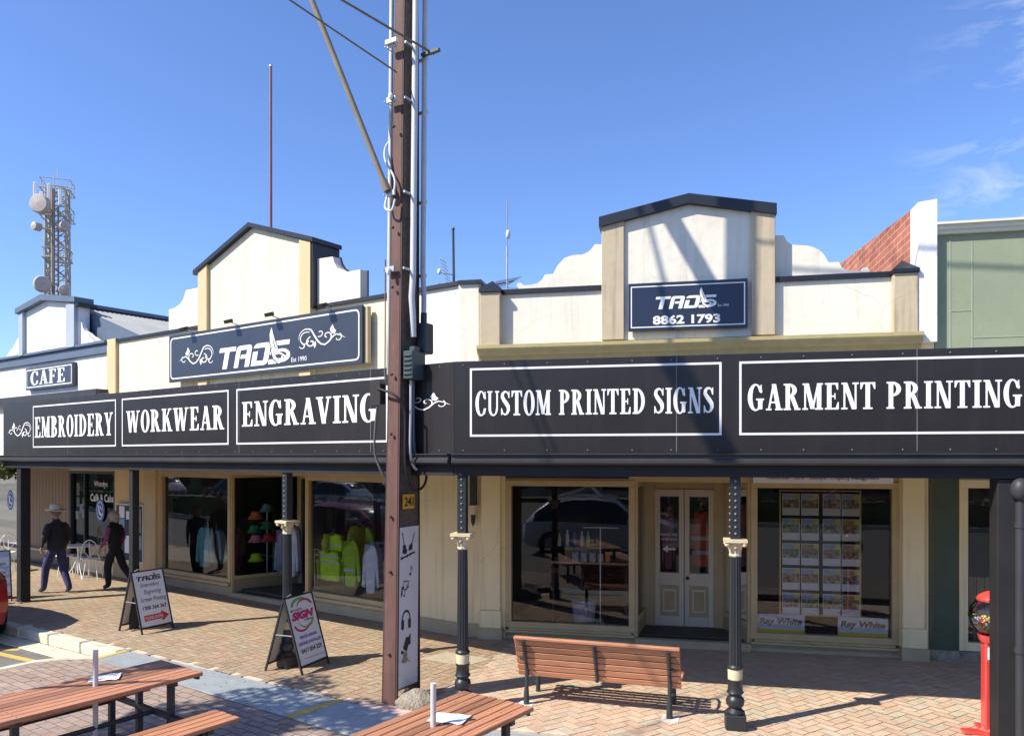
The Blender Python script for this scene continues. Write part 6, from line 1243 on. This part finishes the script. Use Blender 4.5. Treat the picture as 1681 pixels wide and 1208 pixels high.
# ============================================================ ROOFTOP MASTS
def yagi(mb, c, d, n, el_len, step):
    c, d = Vector(c), Vector(d).normalized(); s = d.cross(Vector((0, 0, 1))).normalized(); mb.tube([c, c+d*n*step], .012, 6)
    for i in range(n+1): q = c+d*i*step; mb.tube([q-s*el_len/2, q+s*el_len/2], .006, 5)
Yq = 20; X0 = (444-840)*Yq/FPX; FP = thing('flagpole', 'thin maroon and pale pole rising behind the left gable', 'pole', (X0, Yq, 0)); mb = MB(); mb.tube([(0, 0, 4), (0, 0, 13.0)], [.05, .035], 8); mb.build('pole', mat('mast_maroon', (.24, .10, .11), .6), FP); mb = MB(); mb.ball((0, 0, 13.03), .05); mb.build('finial', 'steel', FP)
AN = thing('antenna_mast', 'slim pale mast antenna behind the right shop parapet', 'antenna', ((832-840)*16/FPX, 16, 0)); zt_ = 2.7+422*16/FPX; mb = MB(); mb.tube([(0, 0, 4), (0, 0, zt_-1)], .022, 8); mb.tube([(0, 0, zt_-1), (0, 0, zt_)], .012, 6); mb.build('mast', 'steel', AN); mb = MB(); mb.ball((.02, 0, 2.7+365*16/FPX), .05, 10, 8, (1, 1, 2)); mb.build('radome', 'conduit', AN, smooth=True)
mb = MB(); yagi(mb, (-.35, .1, 2.7+283*16/FPX), (.8, .3, .22), 9, .9, .06); mb.build('yagi', 'frame', AN)
mb = MB()
for k in range(5): mb.tube([(-1.5+.1*k, .3, 2.7+(290-k*6)*16/FPX), (1.8, 1.0, 2.7+(286-k*5)*16/FPX)], .006, 5)
mb.build('long_element', 'steel', AN)
DM = thing('antenna_mast', 'dark mast with a small grid dish above the corner parapet', 'antenna', ((747-840)*17/FPX, 17, 0)); zt_ = 2.7+374*17/FPX; mb = MB(); mb.tube([(0, 0, 4), (-.05, 0, zt_)], .028, 8); mb.ball((-.05, 0, zt_), .04, 8, 6); mb.build('mast', 'frame', DM)
mb = MB()
for k in range(7):
    z = 2.7+(285+k*6)*17/FPX+.0; s = .28-abs(k-3)*.04; mb.tube([(-.22-.02*k, -s, z), (-.15-.02*k, 0, z-.0), (-.10-.02*k, s, z)], .008, 5)
mb.tube([(-.16, 0, 2.7+283*17/FPX), (-.28, 0, 2.7+327*17/FPX)], .010, 5); mb.tube([(0, 0, 2.7+298*17/FPX), (-.33, 0, 2.7+302*17/FPX)], .012, 5); mb.build('grid_dish', 'steel', DM)
mb = MB(); mb.ball((-.36, 0, 2.7+304*17/FPX), .06, 10, 6, (.7, 1, 1.2)); mb.build('feed_horn', 'letter', DM, smooth=True)
# telecom tower
Yt = 70; k = Yt/FPX; X0 = (94-840)*k; TW = thing('telecom_tower', 'distant lattice phone tower with drum dishes above the cafe gable', 'tower', (X0, Yt, 0), R(20)); zt_ = CAMZ+(750-310)*k; zb = 4; hw = .82
mb = MB(); cs = [(-hw, -hw), (hw, -hw), (hw, hw), (-hw, hw)]
for cx, cy in cs: mb.tube([(cx*1.15, cy*1.15, zb), (cx*.95, cy*.95, zt_)], .11, 6)
nb = 17
for i in range(nb):
    z0_, z1_ = zb+(zt_-zb)*i/nb, zb+(zt_-zb)*(i+1)/nb
    for j_ in range(4):
        p, q = cs[j_], cs[(j_+1) % 4]; mb.tube([(*p, z0_), (*q, z1_)], .06, 5); mb.tube([(*q, z0_), (*p, z1_)], .06, 5); mb.tube([(*p, z1_), (*q, z1_)], .05, 5)
mb.build('lattice', mat('tower_steel', (.40, .38, .34), .7, .3, .6), TW)
mb = MB(); mb.tube([(-.1, -1.3, zb), (-.1, -1.3, zt_-.5)], .16, 6); mb.tube([(.3, -1.2, zb), (.3, -1.2, zt_-2)], .08, 6); mb.build('cable_ladder', mat('tower_rust', (.30, .22, .16), .7), TW)
for z_ in (.985, .88, .72, .52, .36):
    z = zb+(zt_-zb)*z_; mb = MB(); s = 1.2 if z_ > .8 else 1.05
    for p, q in (((-s, -s), (s, -s)), ((s, -s), (s, s)), ((s, s), (-s, s)), ((-s, s), (-s, -s))): mb.tube([(*p, z), (*q, z)], .06, 5); mb.tube([(*p, z+.9), (*q, z+.9)], .04, 5)
    for t_ in range(8): a_ = R(45*t_); mb.tube([(s*1.1*math.cos(a_), s*1.1*math.sin(a_), z), (s*1.1*math.cos(a_), s*1.1*math.sin(a_), z+.9)], .04, 5)
    mb.build('platform', 'tower_rail' if False else mat('tower_rail', (.45, .44, .42), .7), TW)
for (px, h_) in ((69, .9), (88, .9), (78, .5), (104, .7)):
    mb = MB(); x_ = (px-94)*k; mb.box(x_-.14, x_+.14, -1.9, -1.7, zt_-2.0, zt_-2.0+h_*2); mb.build('panel_antenna', 'letter', TW, bevel=.03)
for px, py, r, ax in ((76, 348, .85, (-.35, -.93)), (111, 380, .48, (.5, -.86)), (80, 475, .72, (.3, -.9)), (71, 384, .38, (-.6, -.7)), (110, 482, .45, (.2, -.9))):
    x_, z_ = (px-94)*k, CAMZ+(750-py)*k; d_ = Vector((ax[0], ax[1], 0)).normalized(); c_ = Vector((x_, -2.0, z_)); s_ = Vector((-d_.y, d_.x, 0)); mb = MB(); V = []
    for q, rr in ((-.35, r), (.15, r), (.25, r*.9), (.32, .02)): V += [tuple(c_+d_*q+(s_*math.cos(2*math.pi*i/20)+Vector((0, 0, 1))*math.sin(2*math.pi*i/20))*rr) for i in range(20)]
    mb.add(V, [(j_*20+i, j_*20+(i+1) % 20, (j_+1)*20+(i+1) % 20, (j_+1)*20+i) for j_ in range(3) for i in range(20)]+[tuple(range(20))]); mb.tube([c_-d_*.3, (0, -.9, z_)], .08, 5); mb.build('drum_dish', mat('dish_cream', (.46, .40, .36), .6), TW, smooth=True)
mb = MB(); mb.tube([(0, 0, zt_), (0, 0, zt_+1.9)], .04, 5); mb.tube([(1.2, -.6, zt_), (1.2, -.6, zt_+.8)], .04, 5); mb.build('whip_antenna', 'steel', TW)

# ============================================================ CARS
def car(label, loc, rz, paint, group=None, mast=False, L_=4.5):
    e = thing('parked_car', label, 'car', (*loc, -.15), rz, group); h = L_/2
    # stations: x, half width, sill z, belt z, roof z, roof half width
    S = [(-h, .60, .42, .80, .82, .55), (-h+.08, .76, .30, .92, .95, .62), (-h+.35, .85, .24, .98, 1.28, .58), (-h+.75, .88, .22, .99, 1.55, .62), (-h+1.5, .90, .22, .98, 1.66, .64), (-.1, .90, .22, .96, 1.67, .64), (.45, .90, .22, .95, 1.60, .62), (1.05, .90, .22, .94, 1.12, .66), (1.2, .89, .22, .94, .99, .70), (h-.5, .86, .24, .84, .88, .66), (h-.12, .76, .30, .72, .76, .58), (h, .62, .40, .60, .62, .5)]
    V = []; 
    for x, hw_, zs, zb_, zr_, rw in S: V += [(x, -hw_*.92, zs), (x, -hw_, (zs+zb_)/2), (x, -hw_*.97, zb_), (x, -rw-.02, max(zb_+.01, zr_-.07)), (x, -rw*.8, zr_), (x, rw*.8, zr_), (x, rw+.02, max(zb_+.01, zr_-.07)), (x, hw_*.97, zb_), (x, hw_, (zs+zb_)/2), (x, hw_*.92, zs)]
    mb = MB(); n = 10; F = [(i*n+k, i*n+(k+1) % n, (i+1)*n+(k+1) % n, (i+1)*n+k)[::-1] for i in range(len(S)-1) for k in range(n)]+[tuple(range(n))[::-1], tuple((len(S)-1)*n+k for k in range(n))[::1]]
    mb.add(V, F); mi = []
    for i in range(len(S)-1):
        for k in range(n): mi.append(1 if (k in (2, 6) and 2 <= i <= 7) or (k == 4 and i in (2, 6, 7)) else 0)
    mb.mi = mi+[0, 0]; gl = mat('car_glass', (.012, .014, .018), .08, 0, 1, spec=.8)
    b = mb.build('body', [paint, gl], e, smooth=True)
    for x in (-h+.85, h-.85):
        for s in (-1, 1):
            mb = MB(); V = []; N_ = 24
            for rr, yy in ((.20, .0), (.33, .0), (.34, .03), (.34, .20), (.30, .22)): V += [(x+rr*math.cos(2*math.pi*i/N_), s*(.92-yy), .34+rr*math.sin(2*math.pi*i/N_)) for i in range(N_)]
            mb.add(V, [(j_*N_+i, j_*N_+(i+1) % N_, (j_+1)*N_+(i+1) % N_, (j_+1)*N_+i) for j_ in range(4) for i in range(N_)]); wh = mb.build('wheel', 'cable', e, smooth=True)
            mb = MB(); 
            for i in range(5): a_ = 2*math.pi*i/5; mb.bar((x, s*.915, .34), (x+.21*math.cos(a_), s*.915, .34+.21*math.sin(a_)), .02, .06, up=(0, 1, 0))
            mb.build('rim', 'steel', wh)
    for s in (-1, 1):
        mb = MB(); mb.box(-h+.0, -h+.28, s*.60-.20, s*.60+.20, .80, .93) if False else mb.obox((-h+.09, s*.60, .80), (.06, 0, 0), (.07*s, .13, 0), (0, 0, .07)); mb.build('tail_light', mat('tail_red', (.45, .01, .01), .2), e, bevel=.02)
        mb = MB(); mb.obox((h-.14, s*.62, .66), (.08, 0, 0), (-.05*s, .14, 0), (0, 0, .06)); mb.build('headlight', 'steel', e, bevel=.02)
        mb = MB(); mb.ball((.85, s*1.0, 1.02), .10, 10, 6, (.7, 1, .8)); mb.build('mirror', paint, e, smooth=True)
    mb = MB(); mb.obox((-h+.03, 0, .45), (.05, 0, 0), (0, .60, 0), (0, 0, .08)); mb.build('bumper', 'steel', e, bevel=.03)
    if mast:
        mb = MB()
        for s in (-1, 1): mb.tube([(-1.25, s*.45, 1.66), (-.35, 0, 1.98)], .038, 8); mb.tube([(.10, s*.45, 1.62), (-.3, 0, 1.98)], .038, 8)
        mb.tube([(-1.2, -.5, 1.70), (.4, -.5, 1.66)], .02, 6); mb.tube([(-1.2, .5, 1.70), (.4, .5, 1.66)], .02, 6); mb.build('roof_mast', 'conduit', e, smooth=True)
    return e
silver = mat('paint_silver', (.62, .64, .67), .3, .03, 1, metal=.15, coat=.6); redp_ = mat('paint_red', (.32, .015, .02), .25, .03, 1, coat=.8); white_p = mat('paint_white', (.6, .6, .6), .3, .03, 1, coat=.5); dk = mat('paint_blue', (.03, .05, .12), .3, .03, 1, coat=.5)
dv_ = Vector((-.82, .57)); c_ = Vector((-8.24, 11.04))+dv_*2.1; car('red car parked at the kerb, only its rear corner at the left edge', (c_.x, c_.y), math.atan2(.57, -.82), redp_)
car('silver car with a roof frame reflected in the right shop window', (-2.05, .2), R(-12), silver, mast=True)
# far side of the street, seen only as reflections
nL = Vector((-.5707, -.8211)); nR = Vector((-.208, -.978))
def back(pl, u, d): q = Vector(pl.world(u, d)); return q
for i, (pl, u, d, m, lb) in enumerate(((FL, -30, 17, redp_, 'red car parked across the street'), (FL, -38, 17, white_p, 'white car parked across the street'), (FR, 4, 28, dk, 'dark blue car parked across the street'), (FR, 12, 30, redp_, 'second red car parked across the street, farther right'), (FL, -22, 17, silver, 'grey car parked across the street'))):
    q = back(pl, u, d); car(lb, (q.x, q.y), pl.a+R(180), m, 'cars parked across the street')
def leaves(mb, cx, cy, cz, rx, ry, rz, n, s, solid=False):
    for _ in range(n):
        while True:
            p = Vector((random.uniform(-1, 1), random.uniform(-1, 1), random.uniform(-1, 1)))
            if solid or .35 < p.length < 1: break
        c = Vector((cx+p.x*rx, cy+p.y*ry, cz+p.z*rz)); a = Vector((random.gauss(0, 1), random.gauss(0, 1), random.gauss(0, 1))).normalized(); b = a.orthogonal().normalized(); w_ = s*random.uniform(.6, 1.3)
        mb.add([c-a*w_, c+b*w_*.5, c+a*w_, c-b*w_*.5], [(0, 1, 2, 3)])
for pl, a_, b_, lb in ((FL, -64, -16, 'clipped green hedge on the median facing the left shops'), (FR, 3, 26, 'clipped green hedge on the median facing the right shops')):
    dd_ = 12 if pl is FL else 22; q = Vector(pl.world((a_+b_)/2, dd_)); e = thing('hedge', lb, 'hedge', (q.x, q.y, -.15), pl.a, 'median hedges'); hl = (b_-a_)/2
    mb = MB(); mb.box(-hl, hl, -.5, .5, .15, 1.0); mb.build('branches', 'leaf', e); mb = MB(); leaves(mb, 0, 0, .62, hl, .62, .55, 4000, .12, True); mb.build('foliage', 'leaf', e)
    q = Vector(pl.world((a_+b_)/2, dd_-1)); mb = MB(); mb.box(-hl, hl, -.15, .15, 0, .16); o = mb.build('median_kerb', 'kerb'); o.location = (q.x, q.y, -.15); o.rotation_euler[2] = pl.a; o['kind'] = 'structure'
for pl, a_, b_, m, lb in ((FL, -80, -22, 'plinth', 'brown shop row across the street, facing the left shops'), (FR, -14, 4, 'cream', 'cream shop across the street'), (FR, 5, 30, 'tand', 'dark brown shop row across the street, facing the right shops')):
    q = Vector(pl.world((a_+b_)/2, 26 if pl is FL else 40)); e = thing('shop_building', lb, 'building', (q.x, q.y, -.1), pl.a, 'shops across the street'); hl = (b_-a_)/2
    boxes('wall', [(-hl, hl, -4, 0, 0, 8.5)], m, e); boxes('verandah', [(-hl, hl, 0, 3, 2.7, 2.8), (-hl, hl, 2.97, 3.0, 2.6, 3.3)], 'gutter', e)
    for k in range(int(hl*2/4)): boxes('window', [(-hl+.6+4*k, -hl+3.4+4*k, 0, .02, .5, 2.3)], 'car_glass' if False else mat('far_glass', (.02, .022, .025), .1), e)
# street trees
def tree(label, loc, trunk_h, blobs, n, s, grp='street trees'):
    e = thing('street_tree', label, 'tree', (*loc, 0), 0, grp); mb = MB(); tp = Vector((0, 0, trunk_h)); mb.tube([(0, 0, -.15), (.03, .02, trunk_h*.5), tuple(tp)], [.11, .09, .06], 10)
    for b in blobs: mb.tube([tuple(tp*.85), tuple(tp*.5+Vector(b[:3])*.5), b[:3]], [.05, .035, .01], 6)
    mb.build('trunk', 'bark', e, smooth=True); mb = MB()
    for b in blobs: leaves(mb, *b, n, s)
    mb.build('crown', 'leaf', e)
tb_ = []
rr = random.Random(3)
for k in range(30):
    gx_, gy_ = -2.75+rr.gauss(0, .62), 7.95+rr.gauss(0, .36); z = rr.uniform(3.9, 5.0); t_ = z*1.0176; tb_.append((gx_-.90*t_+7.4, gy_-.437*t_-5.2, z, .30, .30, .22))
tree('leafy street tree just outside the left of the view, shading the grating', (-7.4, 5.2), 2.6, tb_, 150, .055)
tree('large street tree across the road', (-8, -14), 2.5, [(0, 0, 4.5, 2, 2, 1.4), (1.2, .6, 5.2, 1.5, 1.4, 1.1), (-1.2, -.5, 4.8, 1.4, 1.4, 1.1)], 1500, .16)
tree('second large street tree across the road', (9, -18), 2.5, [(0, 0, 4.5, 2, 2, 1.5), (1.2, .6, 5.4, 1.5, 1.4, 1.1), (-1.2, -.5, 4.9, 1.4, 1.4, 1.1)], 1500, .16)
x_, y_ = VL.world(VL.u(2)-.15, .1); HP_ = thing('hanging_plant', 'green leafy plant hanging at the left edge under the verandah end', 'plant', (x_, y_, 2.35)); mb = MB(); leaves(mb, 0, 0, .1, .30, .30, .16, 500, .05, True); mb.build('foliage', mat('leaf_bright', (.12, .18, .03), .6, .3, 6, island=.3), HP_); mb = MB(); mb.lathe([(.10, -.12), (.16, .0), (.16, .04)], 12); mb.build('pot', 'plinth', HP_); mb = MB(); mb.tube([(0, 0, .04), (0, 0, .6)], .006, 5); mb.build('hanger', 'steel', HP_)

mb = MB()
for _ in range(130):
    gx, gy = random.gauss(-3.2, 1.6), random.gauss(8.6, .9); zz = .004 if gy > kerbY(gx) or gy < giY(gx) else .006; a = random.uniform(0, 6.28); s = random.uniform(.010, .022)
    if abs(gx) > 7: continue
    mb.add([(gx+s*math.cos(a), gy+s*math.sin(a), zz), (gx-s*.4*math.sin(a), gy+s*.4*math.cos(a), zz+.003), (gx-s*math.cos(a), gy-s*math.sin(a), zz+.001), (gx+s*.4*math.sin(a), gy-s*.4*math.cos(a), zz+.004)], [(0, 1, 2, 3)])
o = mb.build('fallen_leaves', mat('dry_leaf', (.20, .12, .05), .8, .4, 5, island=.4)); o['kind'] = 'stuff'; tag(o, 'small dry leaves scattered on the paving near the grating', 'leaves')
